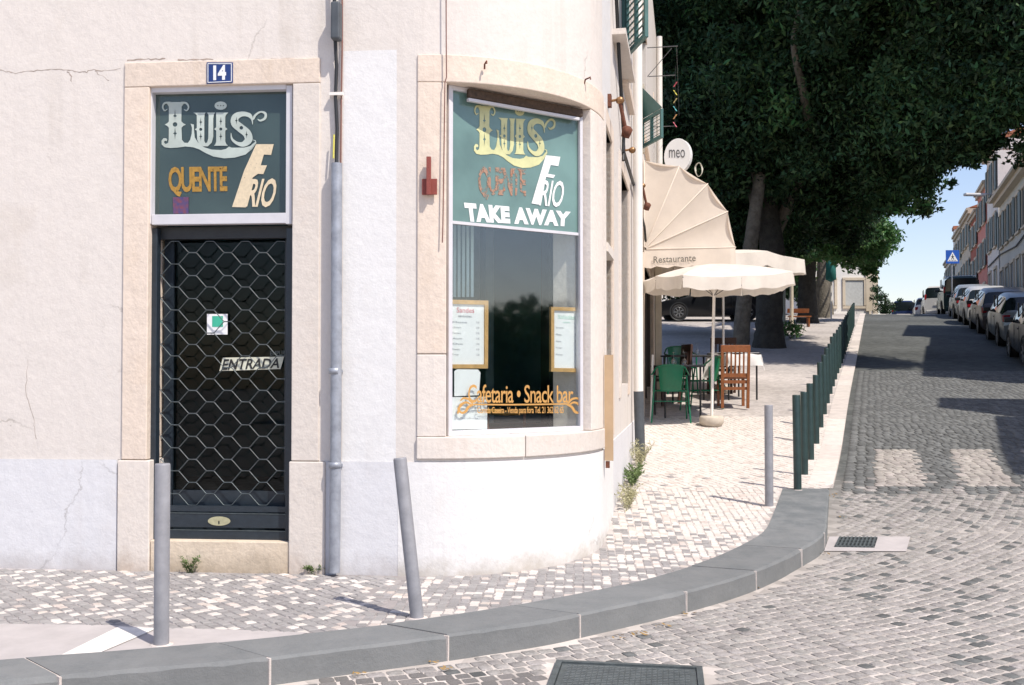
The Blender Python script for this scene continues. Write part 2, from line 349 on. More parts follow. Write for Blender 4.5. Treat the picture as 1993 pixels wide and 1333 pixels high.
# open land and road as one sheet
def sheet(name, rows, xs, zf, m, parent=None, kind='structure'):
    b = MB(); V = []; nx = len(xs(rows[0]))
    for Y in rows:
        for X in xs(Y): V.append((X, Y, zf(X, Y)))
    Fc = [(i * nx + k, i * nx + k + 1, (i + 1) * nx + k + 1, (i + 1) * nx + k) for i in range(len(rows) - 1) for k in range(nx - 1)]
    b.add(V, Fc, True); o = obj(name, b, m, parent)
    if parent is None: tag(o, kind=kind)
    return o
rowsR = [-60, -30, -10, -2, 1, 3, 5, 6] + list(np.arange(6.4, 24, .3)) + list(np.arange(24, 60, 1)) + [65, 75, 90, 120, 200, 400, 600]
def groundmix(name, cols, spots):
    m = bpy.data.materials.new(name); m.use_nodes = True; nt = m.node_tree; n = nt.nodes; l = nt.links; b = n['Principled BSDF']; b.inputs['Roughness'].default_value = .9
    b.inputs['Specular IOR Level'].default_value = .2
    tc = n.new('ShaderNodeTexCoord'); sp = n.new('ShaderNodeSeparateXYZ'); l.new(tc.outputs['Object'], sp.inputs[0])
    nz = n.new('ShaderNodeTexNoise'); nz.inputs['Scale'].default_value = .7; nz.inputs['Detail'].default_value = 8; l.new(tc.outputs['Object'], nz.inputs['Vector'])
    ad = n.new('ShaderNodeMath'); ad.operation = 'MULTIPLY_ADD'; ad.inputs[1].default_value = 5; l.new(nz.outputs[0], ad.inputs[0]); l.new(sp.outputs['Y'], ad.inputs[2])
    mr = n.new('ShaderNodeMapRange'); mr.inputs[1].default_value = spots[0]; mr.inputs[2].default_value = spots[1]; l.new(ad.outputs[0], mr.inputs[0])
    mx = n.new('ShaderNodeMixRGB'); mx.inputs[1].default_value = (*cols[0], 1); mx.inputs[2].default_value = (*cols[1], 1); l.new(mr.outputs[0], mx.inputs[0])
    # far stones too small to be built
    v = n.new('ShaderNodeTexVoronoi'); v.inputs['Scale'].default_value = spots[2]; l.new(tc.outputs['Object'], v.inputs['Vector'])
    hs = n.new('ShaderNodeHueSaturation'); l.new(mx.outputs[0], hs.inputs['Color'])
    s2 = n.new('ShaderNodeSeparateColor'); l.new(v.outputs['Color'], s2.inputs[0])
    m3 = n.new('ShaderNodeMapRange'); m3.inputs[3].default_value = 1 - spots[3]; m3.inputs[4].default_value = 1 + spots[3]; l.new(s2.outputs[0], m3.inputs[0]); l.new(m3.outputs[0], hs.inputs['Value'])
    n4 = n.new('ShaderNodeTexNoise'); n4.inputs['Scale'].default_value = .35; n4.inputs['Detail'].default_value = 6; l.new(tc.outputs['Object'], n4.inputs['Vector'])
    m5 = n.new('ShaderNodeMapRange'); m5.inputs[1].default_value = .3; m5.inputs[2].default_value = .7; m5.inputs[3].default_value = .78; m5.inputs[4].default_value = 1.2; l.new(n4.outputs[0], m5.inputs[0])
    h2 = n.new('ShaderNodeHueSaturation'); l.new(hs.outputs[0], h2.inputs['Color']); l.new(m5.outputs[0], h2.inputs['Value'])
    l.new(h2.outputs[0], b.inputs['Base Color'])
    v2 = n.new('ShaderNodeTexVoronoi'); v2.feature = 'DISTANCE_TO_EDGE'; v2.inputs['Scale'].default_value = spots[2]; l.new(tc.outputs['Object'], v2.inputs['Vector'])
    n6 = n.new('ShaderNodeTexNoise'); n6.inputs['Scale'].default_value = 160; n6.inputs['Detail'].default_value = 4; l.new(tc.outputs['Object'], n6.inputs['Vector'])
    a2 = n.new('ShaderNodeMath'); a2.operation = 'MULTIPLY_ADD'; a2.inputs[1].default_value = .5; l.new(n6.outputs[0], a2.inputs[0]); l.new(v2.outputs['Distance'], a2.inputs[2])
    bp = n.new('ShaderNodeBump'); bp.inputs['Strength'].default_value = .5; bp.inputs['Distance'].default_value = .008; l.new(a2.outputs[0], bp.inputs['Height']); l.new(bp.outputs[0], b.inputs['Normal'])
    return m
roadm = groundmix('road_joint_sand', ((.52, .47, .425), (.10, .105, .10)), (8.5, 13.5, 9, .22))
pavem = groundmix('pavement_joint_sand', ((.33, .30, .29), (.47, .43, .40)), (8.2, 11.5, 15, .16))
road = sheet('road', rowsR, lambda Y: [-70, -20] + [x for x in np.linspace(-8, 8, 17)] + [30, 120, 300], lambda X, Y: grf(Y) - .0, roadm)
XL = -16
rowsP = [2.56] + list(np.arange(2.8, 9.15, .05)) + [KI[-1, 1]] + list(np.arange(KI[-1, 1] + .05, 10, .1)) + list(np.arange(10, 30, .4)) + list(np.arange(30, 58, 1)) + [60, 70, 90]
pave = sheet('pavement', rowsP, lambda Y: [XL] + [float(kerbX(Y)) - q for q in (5, 3, 1.5, .5, 0)], lambda X, Y: gpf(Y), pavem)
# dropped kerb edge along the rising street
b = MB(); ys = list(np.arange(KI[-1, 1] + .26, 58, .9)); nk = 0
dropm = mat('pale_kerb', (.60, .54, .49), .85, .12, 9, .3, rnd=.1)
for i in range(len(ys) - 1):
    y0, y1 = ys[i], ys[i + 1] - .02
    q = []
    for zz in (-.08, .006):
        for (oo, yy) in ((-.24, y0), (.012, y0), (.012, y1), (-.24, y1)): q.append((street(oo, yy), yy, gpf(yy) + zz))
    b = MB(); b.hexa(q); o = obj('kerb_stone', b, dropm, pave)
# raised corner kerb, one stone after another
kerb = tag(bpy.data.objects.new('kerb', None), kind='structure'); COL.objects.link(kerb)
cuts = []
KS = np.r_[0, np.cumsum(np.linalg.norm(np.diff(KO, axis=0), axis=1))]
for x, y in ((115, 1322), (526, 1285), (867, 1241), (1138, 1198), (1336, 1154), (1469, 1115), (1560, 1072), (1609, 1040)):
    p = ground(x, y); cuts.append(KS[np.argmin(np.hypot(KO[:, 0] - p.x, KO[:, 1] - p.y))])
cuts = [KS[0], cuts[0] - 1.9, cuts[0] - .95] + cuts + [KS[-1]]
inn = lambda s: (np.interp(s, KS, KI[:, 0]), np.interp(s, KS, KI[:, 1]))
outt = lambda s: (np.interp(s, KS, KO[:, 0]), np.interp(s, KS, KO[:, 1]))
for i in range(len(cuts) - 1):
    s0, s1 = cuts[i] + .005, cuts[i + 1] - .005
    if s1 - s0 < .1: continue
    ss = np.linspace(s0, s1, max(3, int((s1 - s0) / .06))); b = MB(); V = []
    dz = random.uniform(-.002, .004); ch = np.cumsum(np.random.default_rng(i + 5).normal(0, .0012, 400)); ch -= np.linspace(0, ch[-1], 400)
    for qi, s in enumerate(ss):
        cj = abs(ch[qi * 3 % 400]) + (.006 if random.random() < .06 else 0)
        xi, yi = inn(s); xo, yo = outt(s); top = gpf(yo) + .010 + dz; ti = gpf(yi) + .010 + dz
        d = Vector((xo - xi, yo - yi, 0)).normalized()
        V += [(xi, yi, ti - .3), (xi, yi, ti), (xo - d.x * (.012 + cj), yo - d.y * (.012 + cj), top), (xo - d.x * cj * .5, yo - d.y * cj * .5, top - .012 - cj), (xo + d.x * .006, yo + d.y * .006, top - .3)]
    n = len(ss); Fc = [(a * 5 + k, (a + 1) * 5 + k, (a + 1) * 5 + k + 1, a * 5 + k + 1) for a in range(n - 1) for k in range(4)]
    b.add(V, Fc); b.add([V[k] for k in range(5)], [(0, 1, 2, 3, 4)]); b.add([V[(n - 1) * 5 + k] for k in range(5)], [(4, 3, 2, 1, 0)])
    obj('kerb_stone', b, basalt, kerb)
b = MB()
for i, c in enumerate(cuts[1:-1]):
    xi, yi = inn(c); xo, yo = outt(c); d = Vector((xo - xi, yo - yi, 0)).normalized(); t = Vector((-d.y, d.x, 0)) * .0055
    a = Vector((xi, yi, gpf(yi) + .007)); e = Vector((xo, yo, gpf(yo) + .007)) + d * .004
    b.hexa([a - t - Vector((0, 0, .3)), e - t - Vector((0, 0, .3)), e + t - Vector((0, 0, .3)), a + t - Vector((0, 0, .3)), a - t, e - t, e + t, a + t])
obj('mortar_joint', b, mortar, kerb)['kind'] = 'stuff'

# ---------------------------------------------------------------- setts and mosaic stones
def stone_template(k, dome, seed, n=8):
    r = np.random.default_rng(seed); a = np.arange(n) * 2 * np.pi / n
    sq = 1 / np.maximum(np.abs(np.cos(a)), np.abs(np.sin(a))); sq = sq * .5 * np.where(np.arange(n) % 2, .93, 1.0)
    j = 1 + r.uniform(-.06, .05, n); V = []
    for f, z in ((1.0, -1.0), (.99, .45), (.90, .96)):
        for i in range(n): V.append((math.cos(a[i]) * sq[i] * j[i] * f, math.sin(a[i]) * sq[i] * j[i] * f, z))
    V.append((0, 0, 1.0)); Fc = []
    for q in range(2):
        for i in range(n): Fc.append((q * n + i, q * n + (i + 1) % n, (q + 1) * n + (i + 1) % n, (q + 1) * n + i))
    for i in range(n): Fc.append((2 * n + i, 2 * n + (i + 1) % n, 3 * n))
    return np.array(V), Fc
TPL = [stone_template(k, 1, 50 + k) for k in range(7)]
TPL4 = []
for k in range(5):   # small flat mosaic stone
    r = np.random.default_rng(90 + k); c = np.array([(-.5, -.5), (.5, -.5), (.5, .5), (-.5, .5)]) * 1 + r.uniform(-.09, .09, (4, 2))
    V = np.vstack([np.c_[c, -np.ones(4)], np.c_[c * .97, np.ones(4) * .4], np.c_[c * .82, np.ones(4)]]); Fc = [(8, 9, 10, 11)]
    for q in (0, 1): Fc += [(q * 4 + i, q * 4 + (i + 1) % 4, q * 4 + 4 + (i + 1) % 4, q * 4 + 4 + i) for i in range(4)]
    TPL4.append((V, Fc))
def visible(x, y, z):
    # inside the view with a margin
    c, s = math.cos(PITCH), math.sin(PITCH); dz = z - CAMZ; d = y * c + dz * s; v = -y * s + dz * c
    return d > .5 and abs(x / d * F) < 1450 and -(v / d * F) + 679 < 1420
def lay(parent, name, spots, tpls, mats_, n_single=300, far_name=None):
    """spots: x,y,rot,sx,sy,h,matidx. nearest = own parts, rest = one joined part"""
    spots.sort(key=lambda q: q[1] * q[1] + q[0] * q[0])
    vis = [q for q in spots if visible(q[0], q[1], grf(q[1]))]; single = vis[:n_single]; ids = set(id(q) for q in single)
    meshes = {}
    for q in single:
        x, y, rot, sx, sy, h, mi = q; k = random.randrange(len(tpls))
        if (k, mi) not in meshes:
            V, Fc = tpls[k]; me = bpy.data.meshes.new(name); me.from_pydata((V * [1, 1, 1]).tolist(), [], Fc); me.materials.append(mats_[mi]); me.polygons.foreach_set('use_smooth', [len(tpls[0][0]) > 12] * len(Fc)); meshes[(k, mi)] = me
        o = bpy.data.objects.new(name, meshes[(k, mi)]); COL.objects.link(o); o.parent = parent
        o.location = (x, y, zof(parent, y)); o.scale = (sx, sy, h); o.rotation_euler = (math.atan(slope(y)), 0, rot) if False else (0, 0, rot)
    rest = [q for q in spots if id(q) not in ids]
    Vs = []; Fs = []; Ms = []; T = []; off = 0
    for q in rest:
        x, y, rot, sx, sy, h, mi = q; V, Fc = tpls[random.randrange(len(tpls))]; c, s = math.cos(rot), math.sin(rot)
        X = V[:, 0] * sx; Yv = V[:, 1] * sy; wx = x + X * c - Yv * s; wy = y + X * s + Yv * c
        sl = slope(y); Vs.append(np.c_[wx, wy, zof(parent, y) + (wy - y) * sl + V[:, 2] * h]); Fs += [tuple(i + off for i in f) for f in Fc]; Ms += [mi] * len(Fc); T += [random.random()] * len(Fc); off += len(V)
    me = bpy.data.meshes.new(far_name or name); me.from_pydata(np.vstack(Vs).tolist(), [], Fs)
    for m in mats_: me.materials.append(m)
    me.polygons.foreach_set('material_index', Ms); me.polygons.foreach_set('use_smooth', [len(tpls[0][0]) > 12] * len(Fs))
    at = me.attributes.new('tone', 'FLOAT', 'FACE'); at.data.foreach_set('value', T)
    o = bpy.data.objects.new(far_name or name, me); COL.objects.link(o); o.parent = parent; o['kind'] = 'stuff'
def slope(y): return float((gp(y + .05) - gp(y - .05)) / .1)
def zof(parent, y): return (grf(y) if parent is road else gpf(y))
settm = mat('granite_sett', (.31, .288, .268), .8, .28, 30, .9, rnd=.17, bscale=85, bdist=.008)
settd = mat('basalt_sett', (.130, .133, .128), .75, .25, 26, .8, rnd=.28, bscale=110, bdist=.006)
settw = mat('pale_crossing_sett', (.34, .31, .28), .85, .25, 9, .5, rnd=.18)
mosg = mat('grey_mosaic_stone', (.295, .278, .268), .8, .15, 30, .3, rnd=.14)
mosw = mat('pale_mosaic_stone', (.60, .55, .50), .8, .1, 30, .3, rnd=.07)
mosb = mat('beige_mosaic_stone', (.53, .46, .41), .8, .1, 30, .3, rnd=.1)
kox = lambda y: float(np.interp(y, KO[:, 1], KO[:, 0]))
MH = [ground(1083, 1291, grf), ground(1367, 1304, grf)]  # manhole far corners
mhx = (MH[1] - MH[0]).normalized(); mhy = Vector((mhx.y, -mhx.x, 0)); mhw = (MH[1] - MH[0]).length
GRC = [ground(1614, 1046, grf), ground(1772, 1046, grf), ground(1764, 1075, grf), ground(1604, 1074, grf)]
def inpoly(x, y, P):
    c = False; n = len(P)
    for i in range(n):
        a, b = P[i], P[(i + 1) % n]
        if (a[1] > y) != (b[1] > y) and x < (b[0] - a[0]) * (y - a[1]) / (b[1] - a[1]) + a[0]: c = not c
    return c
mhP = [MH[0] - mhx * .05 - mhy * .05, MH[1] + mhx * .05 - mhy * .05, MH[1] + mhx * .05 + mhy * (mhw + .05), MH[0] - mhx * .05 + mhy * (mhw + .05)]
SP = []
C0 = np.array([-4.6, 16.0]); rr = 6.2; row = 0
while rr < 17:
    da = .118 / rr; a = R(-125) + random.random() * da
    while a < R(25):
        ww = random.uniform(.068, .100); aa = a + ww / rr / 2; a += ww / rr
        q = rr + .05 * math.sin(aa * 9 + rr * .7) + .02 * math.sin(aa * 31 + rr) ; x = C0[0] + q * math.cos(aa); y = C0[1] + q * math.sin(aa)
        if y < 3.2 or y > 9.55: continue
        if y <= KO[-1, 1] + .05 and x < kox(y) + .10 - 0: 
            continue
        if y > KO[-1, 1] and x < street(.06, y): continue
        if not visible(x, y, grf(y)): continue
        if inpoly(x, y, mhP) or inpoly(x, y, GRC): continue
        dn = .5 + .5 * math.sin(x * 1.1 + 2) * math.cos(y * .9); dark = (x > 2.2 and random.random() < .16) or random.random() < .025
        SP.append((x + random.uniform(-.004, .004), y + random.uniform(-.004, .004), aa + R(90) + random.uniform(-.09, .09), ww * random.uniform(.85, .94), .0715 * random.uniform(.90, 1.06), random.uniform(.0025, .0065), 1 if dark else 0))
    rr += .081
# straight courses up the street, pale ones form the crossing bars
th = math.atan(704.5 / F); ux, uy = math.sin(th), math.cos(th); v0 = 9.55
bars = []
for (xa, xb) in ((1715, 1812), (1893, 2000)):
    p = ground(xa, 948, grf); q = ground(xb, 948, grf); bars.append((p.x - street(0, p.y), q.x - street(0, q.y), p.y, ground(xa, 877, grf).y))
wb = bars[0][1] - bars[0][0]; st = bars[1][0] - bars[0][0]; y0b, y1b = bars[0][2], bars[0][3] + .05
print('bars', bars)
yy = 9.6
while yy < 21:
    o = .10
    cw = .11 if yy < 16 else .13
    while o < 6.2:
        ww = random.uniform(.09, .125); x = street(o + ww / 2, yy); y = yy - (o) * uy * ux * .0
        o += ww / 1.0
        y = yy + random.uniform(-.004, .004) - (x - street(0, yy)) * .33 * 0
        if not visible(x, y, grf(y)): continue
        k = (o - bars[0][0]) / st; inb = o > bars[0][0] and (k % 1) * st < wb and y0b < y < y1b
        SP.append((x, y, -th * .0 + random.uniform(-.06, .06), ww * .9, (cw - .014) * random.uniform(.94, 1.0), random.uniform(.005, .011) if yy < 14 else .005, 2 if inb else (1 if random.random() < min(1, .6 + .2 * (yy - 9)) else 0)))
    yy += cw
for (oa, ob) in [(bars[0][0] + k * st, bars[0][0] + k * st + wb) for k in range(4)]:
    b = MB(); yq = list(np.linspace(y0b + .05, y1b - .05, 9)); b.add([(street(o_, y_), y_, grf(y_) + .0015) for y_ in yq for o_ in (oa, ob)], [(2 * i, 2 * i + 1, 2 * i + 3, 2 * i + 2) for i in range(8)]); obj('crossing_bed', b, mat('pale_crossing_joint', (.40, .365, .33), .9, .15, 9), road)
lay(road, 'sett', SP, TPL, [settm, settd, settw], 300, 'setts')
# pavement mosaic
PP = []
slabP = [ground(x, y) for x, y in ((-400, 1212), (0, 1216), (225, 1219), (345, 1224), (480, 1228), (600, 1233), (560, 1242), (477, 1250), (0, 1289), (-400, 1330))]
def wall_clear(x, y):
    # distance in front of the building line
    p = Vector((x, y, 0))
    if x < O2.x + .05: return (p - O2).dot(N0) > .03
    if y < S0.y and (p - CC).length < RC + .03: return False
    if y < S0.y and x < CC.x: return (p - O2).dot(N0) > .03
    if y >= S0.y or x > S0.x: return (p - S0).dot(NS) > .03
    return True
def grid(rot, x0, x1, y0, y1, size, test):
    c, s = math.cos(rot), math.sin(rot); L = max(x1 - x0, y1 - y0) * .85; cx, cy = (x0 + x1) / 2, (y0 + y1) / 2
    n = int(L / size)
    for i in range(-n, n):
        ph = random.random() * .5
        for j in range(-n, n):
            a = (i) * size; b2 = (j + ph) * size; x = cx + a * c - b2 * s; y = cy + a * s + b2 * c
            if x0 < x < x1 and y0 < y < y1 and test(x, y) and wall_clear(x, y) and x < float(kerbX(y)) - .035 and visible(x, y, gpf(y)):
                if inpoly(x, y, slabP): continue
                if y < 10: pw = min(.97, .24 + max(0, (y - 6.3)) * .16 + max(0, x - .3) * .22)
                else: pw = .93
                cl = .5 + .5 * math.sin(x * 3.1 + y * 2.3) * math.sin(x * 1.7 - y * 3.7)
                pale = random.random() < pw + (cl - .5) * .12
                if y < 10.5: mi = (1 if random.random() < .8 else 2) if pale else 0
                else: mi = 1 if random.random() < .88 else 2
                PP.append((x + random.uniform(-.004, .004), y + random.uniform(-.004, .004), rot + random.uniform(-.24, .24), size * random.uniform(.80, .97), size * random.uniform(.80, .97), .0045 * random.uniform(.7, 1.4), mi))
grid(R(42), -5, -.75, 3.5, 7.2, .058, lambda x, y: x < -.8 + .1 * math.sin(y * 9))
grid(R(-4), -.95, 3.6, 4.9, 9.6, .060, lambda x, y: x >= -.75 + .1 * math.sin(y * 9))
grid(R(16), .5, 6.0, 9.62, 14.5, .075, lambda x, y: True)
print('setts', len(SP), 'mosaic', len(PP))
lay(pave, 'mosaic_stone', PP, TPL4, [mosg, mosw, mosb], 300, 'mosaic_stones')
# smooth slab strip with its white painted bar
slabm = mat('worn_cement_slab', (.44, .405, .39), .85, .1, 6, .3, bscale=90, bdist=.003)
b = MB(); V = [(p.x, p.y, p.z + .004) for p in slabP]
left = slabP[:5]; b.add([(p.x, p.y, gpf(p.y) + .0045) for p in slabP], [tuple(range(len(slabP)))[::-1]]); obj('cement_strip', b, slabm, pave)
b = MB(); P4 = [ground(x, y) for x, y in ((120, 1278), (196, 1273), (283, 1236), (304, 1226), (232, 1222))]
b.add([(p.x, p.y, p.z + .0085) for p in P4], [tuple(range(5))[::-1]]); obj('painted_bar', b, mat('road_paint', (.74, .70, .64), .8, .12, 20, .2), pave)
# manhole cover
mc = thing('manhole_cover', MH[0].lerp(MH[1], .5) + mhy * mhw / 2, 'square cast iron manhole cover with raised tread among the setts', 'manhole cover')
iron = mat('cast_iron', (.10, .115, .115), .6, .25, 20, .3, metal=.3)
ctr = MH[0].lerp(MH[1], .5) + mhy * mhw / 2; z0 = .0
b = MB(); fw = .03
for sgn, ax in ((1, mhx), (-1, mhx), (1, mhy), (-1, mhy)):
    oth = mhy if ax == mhx else mhx; c = ctr + oth * sgn * (mhw / 2 - fw / 2); c = Vector((c.x, c.y, grf(5) + .004))
    b.box(c, (mhw if ax == mhx else mhw - 2 * fw, fw, .03), ax=ax)
obj('frame', b, iron, mc)
b = MB(); b.box(Vector((ctr.x, ctr.y, grf(5) - .002)), (mhw - 2 * fw - .008, mhw - 2 * fw - .008, .026), ax=mhx); lid = obj('lid', b, iron, mc)
b = MB(); st2 = .026
nn = int((mhw - .1) / st2)
for i in range(nn):
    for j in range(nn):
        c = ctr + mhx * ((i + .5) * st2 - nn * st2 / 2) + mhy * ((j + .5) * st2 - nn * st2 / 2)
        b.box((c.x, c.y, grf(5) + .0125), (.020, .008, .006), ax=mhx if (i // 2 + j) % 2 else (mhx + mhy * .25))
o = obj('tread_pattern', b, mat('worn_iron', (.2, .215, .21), .5, .2, 20, metal=.4), lid); o['kind'] = 'stuff'
# gully grate with its cement collar
b = MB(); b.add([(p.x, p.y, p.z + .007) for p in GRC], [(3, 2, 1, 0)])
gt = thing('drain_grate', GRC[0], 'dark iron drain grate in a pale cement collar beside the kerb end', 'drain grate')
obj('cement_collar', b, slabm, gt)
g = [ground(x, y, grf) for x, y in ((1633, 1049), (1708, 1050), (1702, 1068), (1624, 1067))]
up = Vector((0, 0, 1)); b = MB(); b.add([p + up * .009 for p in g], [(3, 2, 1, 0)]); obj('grate_pit', b, black, gt)
for i in range(10):
    u0, u1 = i / 10 + .015, i / 10 + .06
    b = MB(); q = [g[0].lerp(g[1], u0), g[0].lerp(g[1], u1), g[3].lerp(g[2], u1), g[3].lerp(g[2], u0)]
    b.hexa([p + up * .008 for p in (q[3], q[2], q[1], q[0])] + [p + up * .022 for p in (q[3], q[2], q[1], q[0])]); obj('grate_bar', b, iron, gt)
for v in (.0, .32, .64, .95):
    b = MB(); q = [g[0].lerp(g[3], v), g[1].lerp(g[2], v), g[1].lerp(g[2], v + .05), g[0].lerp(g[3], v + .05)]
    b.hexa([p + up * .010 for p in (q[3], q[2], q[1], q[0])] + [p + up * .019 for p in (q[3], q[2], q[1], q[0])]); obj('cross_bar', b, iron, gt)

# loose litter in the gutter
b = MB(); lr = random.Random(3)
for (px_, py_, n_) in ((843, 1292, 7), (865, 1305, 5), (1205, 1243, 6), (1245, 1236, 8), (1290, 1222, 5), (1618, 966, 9), (1604, 1082, 5), (1470, 1145, 6), (1340, 1196, 5), (700, 1318, 5), (1640, 1010, 4)):
    for _ in range(n_):
        p = ground(px_ + lr.uniform(-14, 14), py_ + lr.uniform(-3, 4), grf); a_ = lr.uniform(0, 6.3); l_ = lr.uniform(.008, .022); d_ = Vector((math.cos(a_), math.sin(a_), 0)) * l_; e_ = Vector((-d_.y, d_.x, 0)) * .35
        p.z += .012; b.add([p - d_, p - e_ + Vector((0, 0, .006)), p + d_ + Vector((0, 0, .008)), p + e_], [(0, 1, 2, 3)])
tag(obj('leaf_litter', b, mat('dry_litter', (.30, .19, .07), .9, .3, 40)), 'dry brown leaf scraps scattered in the gutter along the kerb', 'litter', kind='stuff')
# ---------------------------------------------------------------- corner building
BTOP = 8.6
bld = thing('corner_building', (O2.x, O2.y, .1), 'cream plastered corner building with a shuttered doorway and a curved shop window', 'building')
def slab(b, t0, t1, z0, z1, mi=0, out=0., th=.3):
    b.cur = mi; ts = [t0, t1]
    ts += list(np.arange(0, L1 + .001, L1 / 26)) ; ts = [t0] + [t for t in sorted(ts[2:]) if t0 + 1e-3 < t < t1 - 1e-3] + [t1]
    if t1 - L1 > .3: ts = sorted(ts)
    V = []
    for t in ts:
        p, n = path(t); 
        for (oo, z) in ((out, z0), (out, z1), (-th, z1), (-th, z0)): V.append((p.x + n.x * oo, p.y + n.y * oo, z))
    n = len(ts); Fc = [(i * 4 + k, (i + 1) * 4 + k, (i + 1) * 4 + (k + 1) % 4, i * 4 + (k + 1) % 4) for i in range(n - 1) for k in range(4)]
    b.add(V, Fc); b.add(V[:4], [(0, 1, 2, 3)]); b.add(V[-4:], [(3, 2, 1, 0)]); return b
t240, t290, t568, t622 = tpx(240), tpx(289), tpx(569), tpx(622)
zg = -.1; zP = zpx(896); zLt = zpx(118); zLb = zpx(166); zStep = zpx(1053)
SILL, LINT, SILB, LTOP = CAMZ - .441, CAMZ + 1.91, CAMZ - .585, CAMZ + 2.095
t640, t668, t770, t812, t868 = tpx(640), tpx(667), tpx(771), tpx(812), tpx(868)
t775 = tpx(775, 950)
tWR = (R(62) + A0) * RC; tJR = (R(79) + A0) * RC
b = MB(); S = L1
MW = [cream, coolw, white]
slab(b, -10, t240, zP, BTOP, 0); slab(b, t240, t668, zLt, BTOP, 0); slab(b, t622, t668, zP, zLt, 0)
z98 = zpx(98, 720)
slab(b, t668, t770, z98, BTOP, 0); slab(b, t668, t770, zP, z98, 1)
slab(b, t770, t812, SILB, BTOP, 0); slab(b, t812, tJR, LTOP, BTOP, 0); slab(b, t770, t812, zP, SILB, 0)
slab(b, tJR, S + .1, LINT - 4, BTOP, 2) if False else slab(b, tJR, S + .12, zP, BTOP, 2)
# side wall with openings (s0,s1,z0,z1)
OPN = [(.12, .80, SILL + .01, 3.40), (1.95, 3.2, 1.33, 3.42), (4.75, 5.45, 1.5, 2.95), (7.15, 11.2, -.1, 3.05), (2.5, 3.5, 4.45, 6.4), (7.0, 8.3, 4.9, 6.7), (11.2 + .6, 12.6, 4.9, 6.7)]
cuts_s = sorted(set([.12, SEND] + [v for o in OPN for v in o[:2]]))
for a, c in zip(cuts_s[:-1], cuts_s[1:]):
    mid = (a + c) / 2; ops = sorted([(o[2], o[3]) for o in OPN if o[0] <= mid <= o[1]]); z = zP if mid < 7 else -.1
    for (za, zb) in ops:
        if za > z: slab(b, S + a, S + c, z, za, 2 if mid < 1.2 else 0)
        z = zb
    slab(b, S + a, S + c, z, BTOP, 2 if mid < 1.2 and z < LTOP else 0)
obj('wall', b, MW, bld)
b = MB(); slab(b, -10, t240 - .03, zg, zP - .001, 0, .008); slab(b, t622 + .04, t775, zg, zP - .001, 0, .008); slab(b, t775, S + .9, zg, zP - .001, 1, .010); slab(b, S + .9, S + 7.15, zg, zP + .0, 0, .008)
obj('plinth', b, [lilac, white], bld)
b = MB(); P = [path(t, -.31)[0] for t in (-10, 0, .5, 1, L1, S + SEND)]; P += [P[-1] + Vector((-12, 0, 0)), P[0] + Vector((0, 12, 0))]
b.extr([Vector((p.x, p.y, BTOP - .15)) for p in P], (0, 0, 1), .14); b.extr([Vector((p.x, p.y, 3.75)) for p in P], (0, 0, 1), .2); b.extr([Vector((p.x, p.y, .12)) for p in P], (0, 0, 1), .14)
obj('floor_slab', b, interior2, bld)
# dark room behind the shop front
b = MB()
for c, sz, mi in (((-2.1, 10.4, 2), (5.0, .1, 4), 0), ((-4.6, 8.9, 2), (.1, 3.2, 4), 0), ((.35, 9.6, 2), (.1, 3.2, 4), 1)):
    b.cur = mi; b.box(c, sz)
obj('room_wall', b, [interior2, interior], bld)
b = MB(); b.cur = 0
for c, sz in (((-.2, 8.9, 1.9), (.07, .07, 3.4)), ((-.55, 9.2, 1.9), (.5, .04, 3.4))): b.box(c, sz)
obj('room_pillar', b, mat('room_pale', (.30, .40, .40), .7), bld)
# doorway surround
sur = MB()
def block(name, t0, t1, z0, z1, m, out, th=.3, bev=.006):
    b = MB(); slab(b, t0, t1, z0, z1, 0, out, th); return obj(name, b, m, bld, bevel=bev)
G = .0025
block('jamb_stone', t240, t290, zP + G, zLb - G, stone, .014)
block('jamb_stone', t568, t622, zP + G, zLb - G, stone2, .014)
block('jamb_base', tpx(231, 1000), tpx(293, 1000), zg, zP - G, stone2, .024)
block('jamb_base', tpx(564, 1000), tpx(634, 1000), zg, zP - G, stone2, .024)
block('lintel_stone', t240, t622, zLb, zLt, stone, .014)
block('doorstep', tpx(293, 1080) + G, tpx(564, 1080) - G, zg, zStep, stepst, .012, .5)
# bow window stones
block('jamb_stone', t812, t868, zpx(689, 840) + G, LINT - G, stone, .012)
block('jamb_stone', t812, t868, SILL + G, zpx(689, 840) - G, stone2, .012)
block('lintel_stone', t812, tJR, LINT, LTOP - .001, stone, .012)
tc1 = (R(30) + A0) * RC
block('sill_stone', t812, tc1 - G, SILB, SILL, stone2, .022); block('sill_stone', tc1 + G, tJR - .05, SILB, SILL, stone2, .022)
block('jamb_stone', tWR, tJR - .02, SILL + G, LINT - G, stone2, .010)
b = MB(); slab(b, t812, tJR, zP, SILB - .001, 0, 0); obj('apron', b, cream, bld)
# side wall surrounds
for (s0, s1, z0, z1) in OPN[:3]:
    block('side_jamb', S + s1, S + s1 + .16, max(z0, zP) - .12, z1 + .14, stone, .018, .3, .004)
    block('side_jamb', S + max(.02, s0 - .16), S + s0, max(z0, zP) - .12, z1 + .14, stone2, .018, .3, .004)
    block('side_lintel', S + s0 + G, S + s1 - G, z1, z1 + .14, stone, .018, .3, .004)
block('side_jamb', S + 6.95, S + 7.15, -.1, 3.19, stone, .02); block('side_jamb', S + 11.2, S + 11.4, .2, 3.19, stone, .02)
block('side_lintel', S + 7.15 + G, S + 11.2 - G, 3.05, 3.19, stone, .02)
for (s0, s1, z0, z1) in OPN[4:]:
    block('side_sill', S + s0 - .12, S + s1 + .12, z0 - .1, z0, stone, .06)
    block('side_lintel', S + s0 - .12, S + s1 + .12, z1, z1 + .14, stone, .02)
